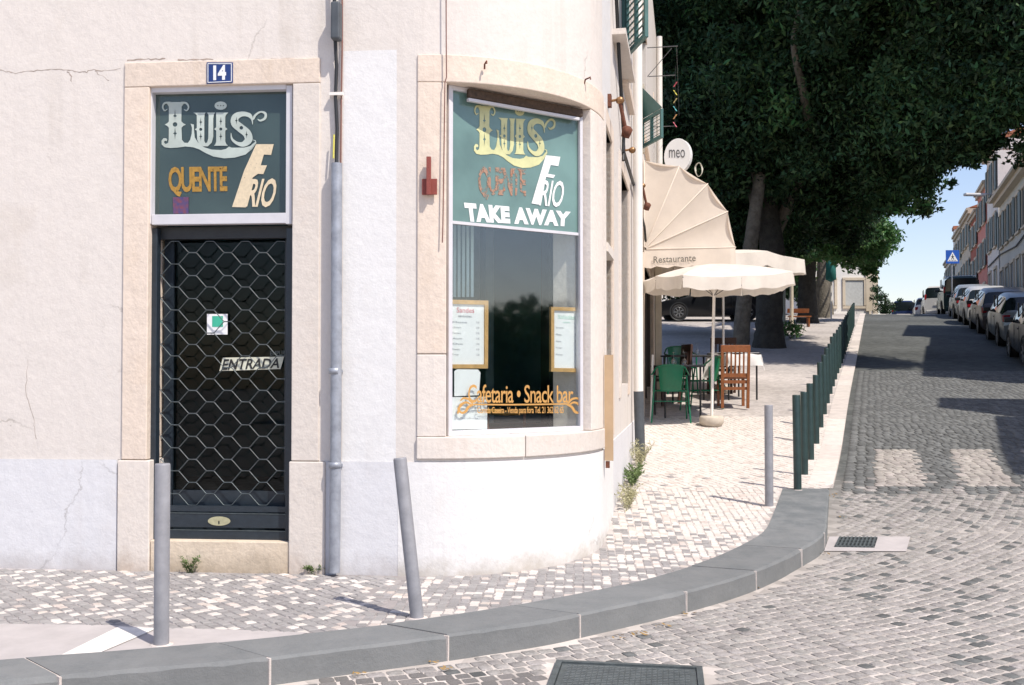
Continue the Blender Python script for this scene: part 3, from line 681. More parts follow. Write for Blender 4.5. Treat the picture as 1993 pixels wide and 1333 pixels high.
# glazing of the side openings
sidepane = mat('dark_side_glass', (.03, .055, .06), .12, .2, 3)
def sidebox(name, s0, s1, z0, z1, o0, o1, m, parent=bld):
    b = MB(); q = []
    for z in (z0, z1):
        for (s, o) in ((s0, o0), (s1, o0), (s1, o1), (s0, o1)):
            p, n = path(S + s); q.append((p.x + n.x * o, p.y + n.y * o, z))
    b.hexa([q[i] for i in (0, 1, 2, 3, 4, 5, 6, 7)]); return obj(name, b, m, parent)
for i, (s0, s1, z0, z1) in enumerate(OPN):
    wnd = sidebox('window', s0, s1, z0, z1, -.22, -.19, sidepane)
    if i != 3:
        for zz in (z0 + .02, (z0 + z1) / 2, z1 - .05): sidebox('glazing_bar', s0 + .002, s1 - .002, zz, zz + .04, -.19, -.16, pipewhite if i == 0 else creamwood, wnd)
        for s_ in (s0 + .002, s1 - .045): sidebox('glazing_bar', s_, s_ + .04, z0, z1, -.188, -.155, creamwood, wnd)
sidebox('mid_ledge', .12, .80, 2.40, 2.47, -.15, .03, stone2)
for k in range(5): sidebox('door_leaf', 7.2 + k * .78, 7.2 + k * .78 + .05, -.0, 3.0, -.17, -.02 - (.1 if k % 2 else 0), mat('dark_door', (.05, .035, .03), .5, .3, 8))
# ---- shop window frame and glass: a flat pane set as a chord behind the curved wall
WA = path(t868 + .0, -.07)[0]; WB = path(tWR, -.07)[0]
WD = (WB - WA).normalized(); WN = Vector((WD.y, -WD.x, 0)); WL = (WB - WA).length
WA = WA + WD * .004; WB = WB - WD * .004; WL = (WB - WA).length
def wbox(b, u0, u1, z0, z1, d0, d1):  # d towards the street
    q = []
    for z in (z0, z1):
        for (u, d) in ((u0, d0), (u1, d0), (u1, d1), (u0, d1)):
            p = WA + WD * u + WN * d; q.append((p.x, p.y, z))
    return b.hexa([q[3], q[2], q[1], q[0], q[7], q[6], q[5], q[4]])
swin = MB(); fw = .028
wbox(swin, 0, fw, SILL + .001, LINT - .001, -.02, .03); wbox(swin, WL - fw, WL, SILL + .001, LINT - .001, -.02, .03)
wbox(swin, fw, WL - fw, SILL + .001, SILL + .035, -.02, .03); wbox(swin, fw, WL - fw, LINT - .03, LINT - .001, -.02, .03)
shopw = obj('shop_window', swin, alum, bld, bevel=.003)
pO = WA + WD * 0; 
def wz(px, py): return onplane(px, py, WA, WN).z
zB1 = wz(1010, 448)
b = MB(); wbox(b, fw, WL - fw, SILL + .035, zB1, 0, .005); obj('pane', b, winglass, shopw)
b = MB(); wbox(b, fw, WL - fw, zB1 + .02, LINT - .03, 0, .005); obj('sign_panel', b, filmglass, shopw)
b = MB(); wbox(b, fw, WL - fw, zB1, zB1 + .02, -.01, .016); obj('rail', b, alum, shopw)
# two doors reuse
def logo(T):  # traced ornate word, T maps tracing units to the plane point
    body = [(340,395),(470,395),(455,410),(445,424),(443,520),(455,532),(472,541),(455,550),(444,562),(447,640),(462,658),(485,660),(500,640),(510,600),(512,562),(503,535),(524,541),(525,575),(530,625),(550,655),(590,688),(640,703),(700,706),(732,699),(752,684),(770,691),(850,690),(890,680),(925,650),(930,660),(900,700),(860,735),(790,755),(720,760),(650,748),(600,725),(560,702),(520,688),(470,683),(420,690),(370,693),(335,688),(315,670),(315,645),(328,629),(345,630),(352,640),(345,650),(338,644),(330,655),(340,668),(357,660),(361,640),(362,562),(352,550),(335,541),(352,532),(362,520),(362,425),(352,408)]
    hL = [star(402, 485, 45, 13), ell(402, 540, 15, 15, 14), star(402, 598, 42, 13)]
    u = [(520,463),(600,463),(594,475),(592,500),(592,648),(600,663),(611,655),(618,630),(620,480),(610,463),(662,463),(655,475),(650,500),(650,620),(640,658),(615,682),(585,682),(560,668),(546,640),(543,580),(530,572),(543,564),(543,480),(533,470)]
    hU = [star(569, 525, 32, 10), ell(569, 572, 10, 10, 12), star(569, 618, 32, 10)]
    i_ = [(668,463),(748,463),(735,475),(728,490),(728,558),(742,570),(728,580),(728,650),(735,668),(745,678),(655,678),(664,668),(669,650),(669,580),(656,570),(669,558),(669,490)]
    hI = [star(699, 520, 32, 10), ell(699, 570, 10, 10, 12), star(699, 618, 32, 10)]
    s_ = stroke([(905,540,4),(900,505,12),(875,478,26),(835,472,34),(795,492,46),(790,530,52),(825,562,54),(868,598,54),(878,640,50),(845,668,34),(805,662,20),(772,635,14),(765,595,3)])
    hS = [star(800, 515, 26, 9), ell(832, 562, 12, 12, 12), star(866, 606, 26, 9)]
    sw = stroke([(852,462,4),(888,474,12),(905,505,16),(925,478,14),(958,458,12),(988,470,16),(985,500,16),(955,515,12),(938,505,5)])
    c1 = stroke([(372,399,12),(335,402,12),(322,428,10),(335,450,8),(352,440,4)]); c2 = stroke([(440,399,12),(475,402,12),(490,428,10),(478,450,8),(460,442,4)])
    sp = stroke([(905,640,3),(925,652,6),(885,700,8)])
    out = []
    for k, cs in enumerate(([body] + hL, [u] + hU, [i_] + hI, [ell(698, 418, 40, 27)] + [ell(680 + d, 418, 4, 4, 8) for d in (0, 18, 36)], [s_] + hS, [sw], [c1], [c2], [sp])):
        V, Fs = shapemesh(cs); b = MB(); b.add([T(x, y, k * .0003) for x, y in V], Fs); out.append(b)
    m = MB()
    for q in out: m.add(q.v, q.f)
    return m
def decal(s, q, O, N, m, parent, off=.002, name='lettering', label=None, **k):
    b = MB(); lettering(b, s, q, O, N, off, **k); o = obj(name, b, m, parent)
    if label: o['label'] = label
    return o
yel = mat('faded_yellow_vinyl', (.56, .56, .30), .7, .2, 6); whv = mat('white_vinyl', (.76, .77, .76), .6, .1, 9); orv = mat('peeling_orange_vinyl', (.42, .17, .09), .8, .35, 60, col2=(.30, .25, .2))
gold = mat('gold_vinyl', (.52, .28, .08), .5, .1, 20); palev = mat('pale_grey_vinyl', (.44, .50, .46), .7, .16, 5); mustard = mat('mustard_vinyl', (.36, .20, .035), .7, .25, 40)
sandv = mat('weathered_sand_vinyl', (.66, .55, .38), .7, .12, 50)
peel(orv, .47, .56); peel(mustard, .60, .68, 30); peel(sandv, .64, .70, 40); peel(yel, .66, .72, 30)
def Tw(x, y, o):
    u = (x - 315) / 680; v = (y - 390) / 370
    px = 922.5 + u * 158; py = 203 + v * 119 + u * 8
    return onplane(px, py, WA + WN * (.008 + o), WN)
o = obj('lettering', logo(Tw), yel, shopw)
WO = WA + WN * .006
decal('QUENTE', [(931, 323), (1024, 328), (1024, 392), (931, 388)], WO, WN, orv, shopw, bold=.03, space=.85)
fpoly = [(1057, 303), (1090, 306), (1085, 326), (1067, 325), (1063, 341), (1083, 343), (1078, 349), (1060, 348), (1048, 398), (1034, 397)]
def polydecal(polys, O, N, m, parent, off=.003, name='lettering'):
    V, Fs = shapemesh([[(x, y) for x, y in p] for p in polys]); b = MB(); b.add([onplane(x, y, O + N * off, N) for x, y in V], Fs); return obj(name, b, m, parent)
FP = [[(941, 740), (1035, 750), (1022, 810), (972, 803), (955, 860), (1002, 868), (990, 888), (943, 880), (895, 1060), (848, 1052)]]
cv = lambda p: (780 + p[0] / 3.332, 80 + p[1] / 3.332)
polydecal([[cv(p) for p in q] for q in FP], WO, WN, whv, shopw)
decal('RIO', [(1058, 350), (1101, 352), (1093, 404), (1049, 400)], WO, WN, whv, shopw, off=.004, bold=.012, space=.95)
decal('TAKE AWAY', [(903, 394), (1111, 412), (1109, 441), (908, 431)], WO, WN, whv, shopw, bold=.07, space=1.1)
decal('Cafetaria \u2022 Snack bar', [(911, 748), (1116, 750), (1116, 784), (911, 784)], WO, WN, gold, shopw, bold=.008, space=.92)
decal('Comida Caseira - Venda para fora Tel. 21 362 62 65', [(929, 792), (1097, 791), (1097, 808), (929, 808)], WO, WN, gold, shopw, bold=.012, space=.9)
orn = [stroke([(922, 787, 3), (1000, 787.5, 3), (1103, 786, 3)], 3)]
for sgn, cx in ((1, 922), (-1, 1103)):
    for pts in ([(0, 0, 3), (-10, 5, 5), (-16, 14, 5), (-24, 16, 4), (-30, 8, 4), (-22, 2, 2)], [(-4, 2, 3), (-14, -4, 4), (-26, 2, 5), (-31, 18, 3)], [(-2, -1, 3), (-10, -10, 4), (-20, -12, 4), (-26, -7, 2)]):
        orn.append(stroke([(cx + sgn * a, 787 + c, w_) for a, c, w_ in pts], 4))
mo = MB()
for k, c in enumerate(orn):
    V, Fs = shapemesh([c]); mo.add([onplane(x, y, WO + WN * (.001 + k * .0003), WN) for x, y in V], Fs)
obj('scroll_ornament', mo, gold, shopw)
# blind box under the lintel
bb = thing('blind_box', WA + Vector((0, 0, LINT - WA.z)), 'brown rolled awning box with a white rail under the curved lintel', 'awning')
b = MB(); wbox(b, .13, WL - .03, LINT - .075, LINT - .012, .035, .075); obj('roll', b, mat('brown_roll', (.07, .045, .03), .8, .4, 40, .4), bb, bevel=.012)
b = MB(); wbox(b, .13, WL - .06, LINT - .10, LINT - .078, .04, .07); obj('rail', b, alum, bb, bevel=.003)
# things seen inside the window: framed menus, sheets of paper
def board(label, q, inner, off, frm, txt):
    c = onplane(*q[3], WA + WN * off, WN); t = thing('menu_board', c, label, 'menu board', 'framed menus in the shop window')
    P = [onplane(x, y, WA + WN * off, WN) for x, y in q]; I = [onplane(x, y, WA + WN * (off + .0), WN) for x, y in inner]
    b = MB()
    for i in range(4):
        j = (i + 1) % 4; th = WN * .012
        b.hexa([P[i] - th, P[j] - th, I[j] - th, I[i] - th, P[i] + th, P[j] + th, I[j] + th, I[i] + th])
    obj('frame', b, frm, t)
    b = MB(); b.add([p for p in I], [(3, 2, 1, 0)]); sh = obj('menu_sheet', b, paper, t)
    for s, qq, m, bo in txt: decal(s, qq, WA + WN * off, WN, m, sh, off=.002, bold=bo)
    return t
pink = mat('faded_red_ink', (.70, .22, .26), .8, .05); grn = mat('faded_green_ink', (.45, .68, .58), .8, .05); ink = mat('grey_ink', (.30, .30, .34), .8, .05)
L = [('Sandes', [(889, 598), (923, 599), (923, 609), (889, 608)], pink, .0), ('sandu\u00edches', [(892, 612), (918, 613), (918, 618), (892, 617)], ink, 0)]
for i, (w_, s) in enumerate(((28, 'Mista'), (16, 'Queijo'), (16, 'Fiambre'), (18, 'Atum'), (20, 'Ovo'), (14, 'Presunto'), (12, 'Frango'))):
    y = 625 + i * 10.5; L.append((s, [(881, y), (881 + w_, y + .4), (881 + w_, y + 4), (881, y + 3.6)], ink, 0)); L.append(('2.50', [(927, y + .6), (933, y + .8), (933, y + 4.2), (927, y + 4)], ink, 0))
board('wood framed menu headed Sandes, larger one at the left of the shop window', [(868, 583), (949, 585), (948, 717), (868, 717)], [(872, 591), (942, 593), (942, 709), (872, 709)], -.03, wood, L)
L = [('Saladas', [(1086, 612), (1119, 613), (1119, 622), (1086, 620)], grn, 0), ('salads', [(1096, 625), (1110, 625.5), (1110, 629), (1096, 628.5)], grn, 0)]
for i, (w_, s) in enumerate(((15, 'Simples'), (11, 'Mista'), (10, 'Atum'), (12, 'Frango'), (13, 'Polvo'))):
    y = 636 + i * 13; L.append((s, [(1082, y), (1082 + w_, y + .4), (1082 + w_, y + 4), (1082, y + 3.6)], ink, 0)); L.append(('5.50', [(1119, y), (1124, y), (1124, y + 3.5), (1119, y + 3.5)], ink, 0))
board('wood framed menu with a pale green heading, at the right of the shop window', [(1071, 597), (1139, 599), (1136, 725), (1071, 723)], [(1077, 604), (1133, 606), (1131, 717), (1077, 716)], -.03, wood, L)
def sheetp(label, q, off):
    P = [onplane(x, y, WA + WN * off, WN) for x, y in q]; b = MB(); b.extr(P, WN, .0015); o = obj('paper_notice', b, paper); return tag(o, label, 'notice', 'paper notices taped inside the window')
sheetp('plain white paper notice with rounded corners taped under the left menu', [(884, 722), (890, 718.5), (930, 719), (935, 725), (932, 769), (884, 771)], -.02)
ns = sheetp('white printed paper notice in the lower left corner of the shop window', [(868, 773), (948, 772), (948, 835), (868, 836)], -.025)
decal('Menu do dia  sopa  prato  sobremesa', [(890, 800), (938, 800), (938, 803), (890, 803)], WA - WN * .022, WN, ink, ns)
decal('Aberto todos os dias', [(895, 812), (930, 812), (930, 815), (895, 815)], WA - WN * .022, WN, ink, ns)
# vertical blind, bentwood chair and table inside
vb = thing('vertical_blind', WA + Vector((.1, .35, 0)), 'pale vertical slat blind hanging inside the left of the window', 'blind')
bl = mat('blind_slat', (.55, .68, .66), .8, .05)
for k in range(7):
    p = atY(868 + k * 8.5, 520, 7.15); q = atY(868, 585, 7.15); b = MB(); b.box((p.x, 7.15, 2.65), (.022, .004, 1.3), rot=.4); obj('slat', b, bl, vb)
c = atY(985, 802, 7.5)
ch = thing('bentwood_chair', (c.x, 7.6, .26), 'curved golden wood chair back seen through the shop window', 'chair')
b = MB(); b.tube([(c.x - .2, 7.75, c.z + .03), (c.x - .14, 7.6, c.z), (c.x, 7.55, c.z - .01), (c.x + .14, 7.6, c.z), (c.x + .2, 7.75, c.z + .03)], .022, 8); obj('backrest', b, mat('golden_wood', (.5, .27, .07), .3), ch)
b = MB(); b.lathe((c.x, 7.75, .26 + .42), [(.0, 0), (.19, 0), (.19, .03), (0, .03)], 18); obj('seat', b, brownwood, ch)
for sx, sy in ((-1, -1), (1, -1), (1, 1), (-1, 1)):
    b = MB(); b.tube([(c.x + sx * .14, 7.75 + sy * .13, .27), (c.x + sx * .14, 7.75 + sy * .13, .69 if sy > 0 else c.z)], .012, 6); obj('leg', b, brownwood, ch)
tb = thing('cafe_table', (-.05, 8.35, .26), 'small square dark table standing inside behind the window glass', 'table')
b = MB(); b.box((-.05, 8.35, 1.0), (.7, .7, .03)); obj('tabletop', b, brownwood, tb)
b = MB(); b.tube([(-.05, 8.35, .26), (-.05, 8.35, .99)], .03, 8); obj('leg', b, black, tb)
# ---- doorway: transom sign and roller grille
dO = O2 - N0 * .045
def dpl(px, py, off=0.): return onplane(px, py, dO + N0 * off, N0)
def dbox(name, x0, x1, y0, y1, d0, d1, m, parent, bev=0.):
    a = dpl(x0, (y0 + y1) / 2); c = dpl(x1, (y0 + y1) / 2); za = dpl((x0 + x1) / 2, y1).z; zb = dpl((x0 + x1) / 2, y0).z
    b = MB(); b.hexa([(p.x + N0.x * d, p.y + N0.y * d, z) for z in (za, zb) for p, d in ((a, d1), (c, d1), (c, d0), (a, d0))]); return obj(name, b, m, parent, bevel=bev)
tr = dbox('transom_frame', 287, 299, 168, 437, -.03, .03, alum, bld, .003)
dbox('frame_side', 559, 571, 168, 437, -.03, .03, alum, tr, .003); dbox('frame_top', 299, 559, 168, 179, -.03, .03, alum, tr, .003); dbox('frame_bottom', 299, 559, 417, 437, -.03, .03, alum, tr, .003)
dbox('pane', 299, 559, 179, 417, -.032, -.027, transglass, tr)
dbox('sign_backing', 299, 559, 179, 417, -.065, -.05, mat('sign_backing', (.055, .09, .08), .9, .3, 2), tr)
cA = lambda p: (220 + p[0] / 3.332, 80 + p[1] / 3.332)
PO = dO - N0 * .024
obj('lettering', logo(lambda x, y, o: onplane(*cA((x, y)), PO + N0 * (.001 + o), N0)), palev, tr)
decal('QUENTE', [cA((358, 815)), cA((740, 810)), cA((742, 1003)), cA((362, 1010))], PO, N0, mustard, tr, bold=.03, space=.86, off=.001)
decal('FC', [cA((390, 1015)), cA((490, 1012)), cA((490, 1118)), cA((390, 1118))], PO, N0, mat('blue_sticker', (.03, .06, .22), .6), tr, bold=.03, off=.001, name='sticker') if False else None
b = MB(); b.add([onplane(*cA(p), PO + N0 * .001, N0) for p in ((388, 1012), (490, 1010), (490, 1118), (390, 1118))], [(3, 2, 1, 0)]); obj('sticker', b, mat('blue_red_sticker', (.025, .05, .17), .6, .3, 30, col2=(.2, .05, .06)), tr)
polydecal([[cA(p) for p in [(928, 668), (1042, 668), (1025, 738), (978, 735), (958, 805), (998, 805), (975, 862), (940, 860), (905, 885), (862, 1078), (772, 1075), (850, 840)]]], PO, N0, sandv, tr, .002)
decal('RIO', [cA((903, 892)), cA((1075, 888)), cA((1035, 1078)), cA((853, 1075))], PO, N0, sandv, tr, off=.003, bold=.02, space=.95)
# number plate
np_ = thing('house_number_plate', path(tpx(427, 140))[0] + Vector((0, 0, zpx(164, 427))), 'blue enamel house number plate 14 above the doorway', 'sign')
PL = O2 + N0 * .022
b = MB(); P = [onplane(x, y, PL, N0) for x, y in ((402, 163), (453, 161), (453, 121), (402, 121))]; b.extr(P, -N0, .006)
obj('plate', b, mat('blue_enamel', (.02, .045, .17), .25, .1, 20), np_, bevel=.002)
b = MB()
for q in (((404, 161), (451, 159), (451, 157.6), (404, 159.6)), ((404, 124.4), (451, 124.4), (451, 123), (404, 123)), ((404, 160), (405.4, 160), (405.4, 124), (404, 124)), ((449.6, 159), (451, 159), (451, 124), (449.6, 124))):
    b.add([onplane(x, y, PL + N0 * .0015, N0) for x, y in q], [(0, 1, 2, 3)])
obj('border', b, whv, np_)
decal('14', [(415, 127), (440, 126), (440, 155), (415, 156)], PL, N0, whv, np_, bold=.05)
# grille and door behind it
gate = dbox('door_gate', 289, 304, 444, 1052, -.06, .0, navy, bld, .003); gate['label'] = 'dark blue rolling lattice gate'
dbox('guide_rail', 556, 569, 444, 1052, -.06, .0, navy, gate, .003); dbox('header', 289, 569, 438, 462, -.12, -.06, black, gate)
dbox('bottom_rail', 304, 556, 986, 997, -.05, -.03, navy, gate); dbox('bottom_panel', 304, 556, 1001, 1028, -.05, -.025, navy, gate, .002); dbox('bottom_rail', 304, 556, 1034, 1051, -.055, -.02, navy, gate, .002)
dbox('edge_trim', 304, 556, 1032.6, 1034, -.03, -.018, linkm, gate); dbox('edge_trim', 304, 556, 999.5, 1001, -.03, -.022, linkm, gate)
b = MB(); V, Fs = shapemesh([ell(426.5, 1014, 22, 9, 24), ell(426, 1017, 1.5, 4, 8)]); b.add([dpl(x, y, -.020) for x, y in V], Fs); b.add([dpl(x, y, -.024) for x, y in V], [f[::-1] for f in Fs]); obj('lock_plate', b, mat('brass_plate', (.42, .40, .25), .4, .2, 20), gate)
PX, PYp = 68.6, 22.35; y0 = 469.5; x0 = 0
def wave(k):
    pts = []; yb = y0 + k * PYp; ph = 0 if k % 2 else PX / 2
    x = 304 - 0; base = 306 - PX
    cyc = [(-9, 0), (9, 0), (25, 21), (PX - 9 - 16 - 0, 21)]
    out = []; n = -1
    xs = base + ph
    while xs < 620:
        out += [(xs - 6.5, yb), (xs + 6.5, yb), (xs + 9, yb + 1.6), (xs + PX / 2 - 9, yb + 20.4), (xs + PX / 2 - 6.5, yb + 22), (xs + PX / 2 + 6.5, yb + 22), (xs + PX / 2 + 9, yb + 20.4), (xs + PX - 9, yb + 1.6)]; xs += PX
    return [p for p in out if 303 <= p[0] <= 557]
for k in range(23):
    w_ = wave(k); b = MB(); b.tube([dpl(x, y, -.04 + (.002 if k % 2 else 0)) for x, y in w_], .0033, 6); obj('lattice_bar', b, linkm, gate)
door = dbox('entrance_door', 300, 318, 440, 1052, -.19, -.15, navy, bld); dbox('door_stile', 540, 560, 440, 1052, -.19, -.15, navy, door); dbox('door_rail', 318, 540, 960, 1052, -.19, -.15, navy, door)
dbox('pane', 318, 540, 440, 960, -.172, -.168, winglass2, door)
b = MB(); b.extr([dpl(x, y, -.145) for x, y in ((403, 651), (443, 651), (443, 611), (403, 611))], N0, .0015); stk = tag(obj('sticker_notice', b, paper), 'small white and green square sticker on the glass door', 'sticker')
b = MB(); b.add([dpl(x, y, -.142) for x, y in ((413, 636), (434, 636), (434, 615), (413, 615))], [(0, 1, 2, 3)]); obj('green_print', b, mat('green_print', (.05, .42, .28), .7), stk)
en = thing('entrance_sign', dpl(428, 722, -.14), 'white slanted sign reading ENTRADA behind the gate', 'sign')
b = MB(); b.extr([dpl(x, y, -.145) for x, y in ((427, 722), (546, 718), (553, 694), (434, 696))], N0, .002); obj('panel', b, mat('sign_cream', (.62, .62, .50), .7), en)
decal('ENTRADA', [(436, 699), (548, 697), (543, 716), (431, 720)], dO - N0 * .142, N0, mat('black_ink', (.02, .02, .02), .6), en, shear=.0, bold=.02)
decal('EMPURRE', [(526, 683), (566, 682), (566, 691), (526, 692)], dO - N0 * .142, N0, linkm, en, name='small_lettering')
# ---- things fixed to the front
def fpt(px, py, out): return onplane(px, py, O2 + N0 * out, N0)
dpp = thing('downpipe', fpt(651, 1113, .06), 'grey galvanised downpipe standing on the pavement by the corner', 'drainpipe')
b = MB(); b.tube([fpt(651, 1114, .06), fpt(654, 800, .06), fpt(655.5, 318, .06)], .037, 14); obj('pipe', b, galv, dpp)
for y in (722, 905): b = MB(); b.lathe(fpt(652, y, .06), [(.037, -.02), (.042, -.02), (.042, .02), (.037, .02)], 14); b.box(fpt(664, y, .02), (.02, .06, .02)); obj('clamp', b, galv, dpp)
def cable(name, pts, r, m, label, out=None, cat='cable'):
    b = MB(); b.tube([Vector(p) for p in pts], r, 6); return tag(obj(name, b, m), label, cat)
cable('power_cable', [fpt(x, y, o) for x, y, o in ((654, 330, .05), (656, 250, .03), (653, 190, .03), (655, 130, .03), (652, 70, .05), (650, -60, .05))], .012, black, 'thick black power cable rising out of the grey downpipe')
cable('power_cable', [fpt(x, y, .02) for x, y in ((663, 330), (664, 200), (666, 90), (666, -60))], .006, mat('brown_cable', (.2, .09, .07), .6), 'thin brown cable beside the black power cable')
b = MB(); b.box(fpt(655, 42, .07), (.062, .08, .25), ax=D0); tag(obj('cable_cover', b, darkpipe, bevel=.012), 'dark grey cable cover box near the top of the wall', 'cable box')
b = MB(); b.tube([fpt(649, 308, .06), fpt(650, 262, .05)], .006, 6); tag(obj('yellow_tag', b, mat('yellow_tape', (.6, .55, .1), .6)), 'yellow tape tag wound on the black cable', 'tape')
b = MB(); b.box(fpt(655, 183, .03), (.09, .03, .02), ax=D0); tag(obj('cable_clip', b, pipewhite), 'white plastic clip holding the black power cable', 'clip')
cable('power_cable', [fpt(x, y, .025) for x, y in ((868, -60), (868.5, 80), (869, 150), (866, 160), (864, 300), (862, 440), (861, 472))], .004, mat('brown_cable', (.2, .09, .07)), 'thin brown cable running down beside the curved shop window')
ir = thing('iron_bracket', fpt(835, 378, .03), 'red oxide iron bracket with a square plate beside the shop window', 'bracket')
b = MB(); b.box(fpt(836, 363.5, .03), (.10, .012, .105), ax=D0); obj('plate', b, redox, ir, bevel=.002)
b = MB(); b.box(fpt(834.5, 342, .05), (.028, .028, .25), ax=D0); obj('bar', b, redox, ir, bevel=.002)
for x, y in ((943, 126), (1137, 155)):
    tt = (R(7) + A0) * RC if x < 1000 else (R(58) + A0) * RC
    p, n = path(tt); a = -A0 + tt / RC; q = onplane(x, y, p + n * .01, n); b = MB(); b.tube([q - n * .0 + Vector((0, 0, -.03)), q + n * .01, q + n * .04 + Vector((.01, 0, .012)), q + n * .04 + Vector((.01, 0, -.005))], .006, 6)
    tag(obj('wall_hook', b, rust), 'rusty iron hook over the %s of the shop window' % ('left part' if x < 1000 else 'right end'), 'hook')

crk = mat('crack_line', (.36, .29, .24), .9, .3, 40)
def crack(pts, w_, seed, label=None):
    r_ = random.Random(seed); P = []
    for i in range(len(pts) - 1):
        for k in range(6): u = k / 6; P.append((pts[i][0] + (pts[i + 1][0] - pts[i][0]) * u + r_.uniform(-1.5, 1.5), pts[i][1] + (pts[i + 1][1] - pts[i][1]) * u + r_.uniform(-1.5, 1.5), w_ * r_.uniform(.3, 1.3)))
    return [stroke(P, 1)]
b = MB()
for pts, w_, sd_ in (([(0, 135), (25, 143), (60, 138), (100, 134), (135, 136), (165, 141), (178, 136), (210, 138), (240, 132)], 1.6, 1), ([(130, 137), (140, 150), (137, 160)], 2.2, 2), ([(55, 700), (50, 760), (66, 820), (70, 860)], .9, 3), ([(185, 136), (190, 142), (215, 160)], 1.2, 5)):
    for c_ in crack(pts, w_, sd_):
        V, Fs = shapemesh([c_]); b.add([onplane(x, y, O2 + N0 * .001, N0) for x, y in V], Fs)
for (xa, xb) in ((246, 330), (345, 420), (450, 610)):
    V, Fs = shapemesh(crack([(xa, 117.5), ((xa + xb) / 2, 115.5), (xb, 114.5)], 2.5, xa)[0:1]); b.add([onplane(x, y, O2 + N0 * .001, N0) for x, y in V], Fs)
obj('plaster_crack', b, crk, bld)
# ---------------------------------------------------------------- bollards
def bollard(label, px, py, h, r, m, lean=(0, 0), group=None, cat='bollard', Y=None, X=None):
    p = ground(px, py) if Y is None else Vector((X, Y, gpf(Y)))
    t = thing('bollard', p, label, cat, group); top = p + Vector((lean[0], lean[1], h)); ax = (top - p).normalized()
    b = MB(); b.lathe(p - ax * .05, [(r, 0), (r, h + .05), (r * .93, h + .058), (0, h + .058)], 22, True, ax); o = obj('post', b, m, t)
    b = MB(); b.lathe(p, [(r + .022, -.01), (r + .02, .006), (r, .008)], 18); obj('base_ring', b, mortar, t); return t
bollard('grey steel bollard in front of the doorway, standing upright on the kerb edge', 314, 1256, .885, .037, bollard_m, group='grey bollards at the corner')
p2 = ground(825, 1205); bollard('grey steel bollard leaning to one side in front of the white plinth', 812, 1204, .87, .037, bollard_m, lean=(-.10, .03), group='grey bollards at the corner')
bollard('grey steel bollard on the side pavement before the dark green row', 1497, 987, .885, .037, bollard_m, group='grey bollards at the corner')
ORD = 'first second third fourth fifth sixth seventh eighth ninth tenth eleventh twelfth thirteenth fourteenth fifteenth sixteenth seventeenth eighteenth nineteenth twentieth'.split()
gys = [9.5, 10.44, 11.5, 12.6, 13.65, 14.65, 15.65, 16.7, 17.75, 18.85, 20, 21.2, 22.4]
while gys[-1] < 36: gys.append(gys[-1] + 1.17)
hs = [.90, .865, .88, .87, .895, .875, .87, .845, .89]
for i, y in enumerate(gys):
    lab = f'dark green bollard, {ORD[i]} of the row counted from the raised kerb end' if i < 20 else f'dark green bollard, {ORD[len(gys)-1-i]} from the far end of the row'
    bollard(lab, 0, 0, hs[i] if i < 9 else .88, .037, green_m, lean=(random.uniform(-.012, .012), 0), group='dark green bollards along the street', Y=y, X=(704.5 * y - 1425) / F)
# ---------------------------------------------------------------- side wall fixtures
L_S = L1
def sp_(s, out, z): p, n = path(L_S + s); return Vector((p.x + n.x * out, p.y + n.y * out, z))
def sx(px, s_hint=None):  # s on the side wall hit by a sight line column
    p = onplane(px, 700, S0, NS); return (p - S0).dot(DS)
def sz(px, py, out=0.): return onplane(px, py, S0 + NS * out, NS).z
for (px, py, lab) in ((1188, 200, 'nearest'), (1216, 296, 'middle'), (1240, 365, 'farthest')):
    s = sx(px - 4); z = sz(px - 4, py); t = thing('wall_spotlight', sp_(s, 0, z), f'small rusty swivel spotlight on the side wall, {lab} of three', 'spotlight', 'rusty spotlights on the side wall')
    b = MB(); b.box(sp_(s, .015, z), (.07, .10, .03), ax=DS, up=NS); obj('wall_plate', b, rust, t)
    b = MB(); b.tube([sp_(s, .03, z), sp_(s, .10, z + .01)], .011, 8); b.lathe(sp_(s, .10, z + .0), [(0, -.035), (.03, -.02), (.036, 0), (.03, .02), (0, .035)], 12); obj('joint', b, mat('brass_rust', (.30, .16, .07), .35, .3, 30, metal=.5), t)
    if lab != 'middle':
        b = MB(); b.tube([sp_(s, .10, z - .02), sp_(s + .05, .14, z - .22)], .016, 8); obj('arm', b, rust, t)
        b = MB(); b.lathe(sp_(s + .05, .15, z - .25), [(0, -.05), (.035, -.045), (.045, .03), (.02, .05), (0, .05)], 12, axis=(.3, -.2, 1)); obj('lamp_head', b, rust, t)
s = sx(1229); rp = thing('side_downpipe', sp_(s, .09, gpf(sp_(s, 0, 0).y)), 'cream painted downpipe ending in a dark grey foot on the side wall', 'drainpipe')
yg = sp_(s, .09, 0).y
b = MB(); b.tube([sp_(s, .08, z) for z in (gpf(yg) + .78, 2.5, 4.3, BTOP)], .055, 12); obj('pipe', b, pipewhite, rp)
b = MB(); b.tube([sp_(s + .02, .10, gpf(yg) - .02), sp_(s, .08, gpf(yg) + .80)], .058, 12); obj('pipe_foot', b, darkpipe, rp)
s = SEND - .25; b = MB(); b.tube([sp_(s, .07, 3.0), sp_(s, .07, BTOP)], .06, 12); tag(obj('end_downpipe', b, pipewhite), 'white downpipe at the far end of the side wall', 'drainpipe')
b = MB(); q = [];
tb = thing('tan_board', sp_(-.02, .02, .7), 'tan cardboard-coloured board hanging on the side wall edge by the niche', 'board')
b = MB(); b.box(sp_(-.06, .05, 1.19), (.03, .065, .80), ax=DS); obj('panel', b, tan, tb)
b = MB(); b.box(sp_(-.06, .04, .76), (.03, .03, .05), ax=DS); obj('bracket', b, rust, tb)
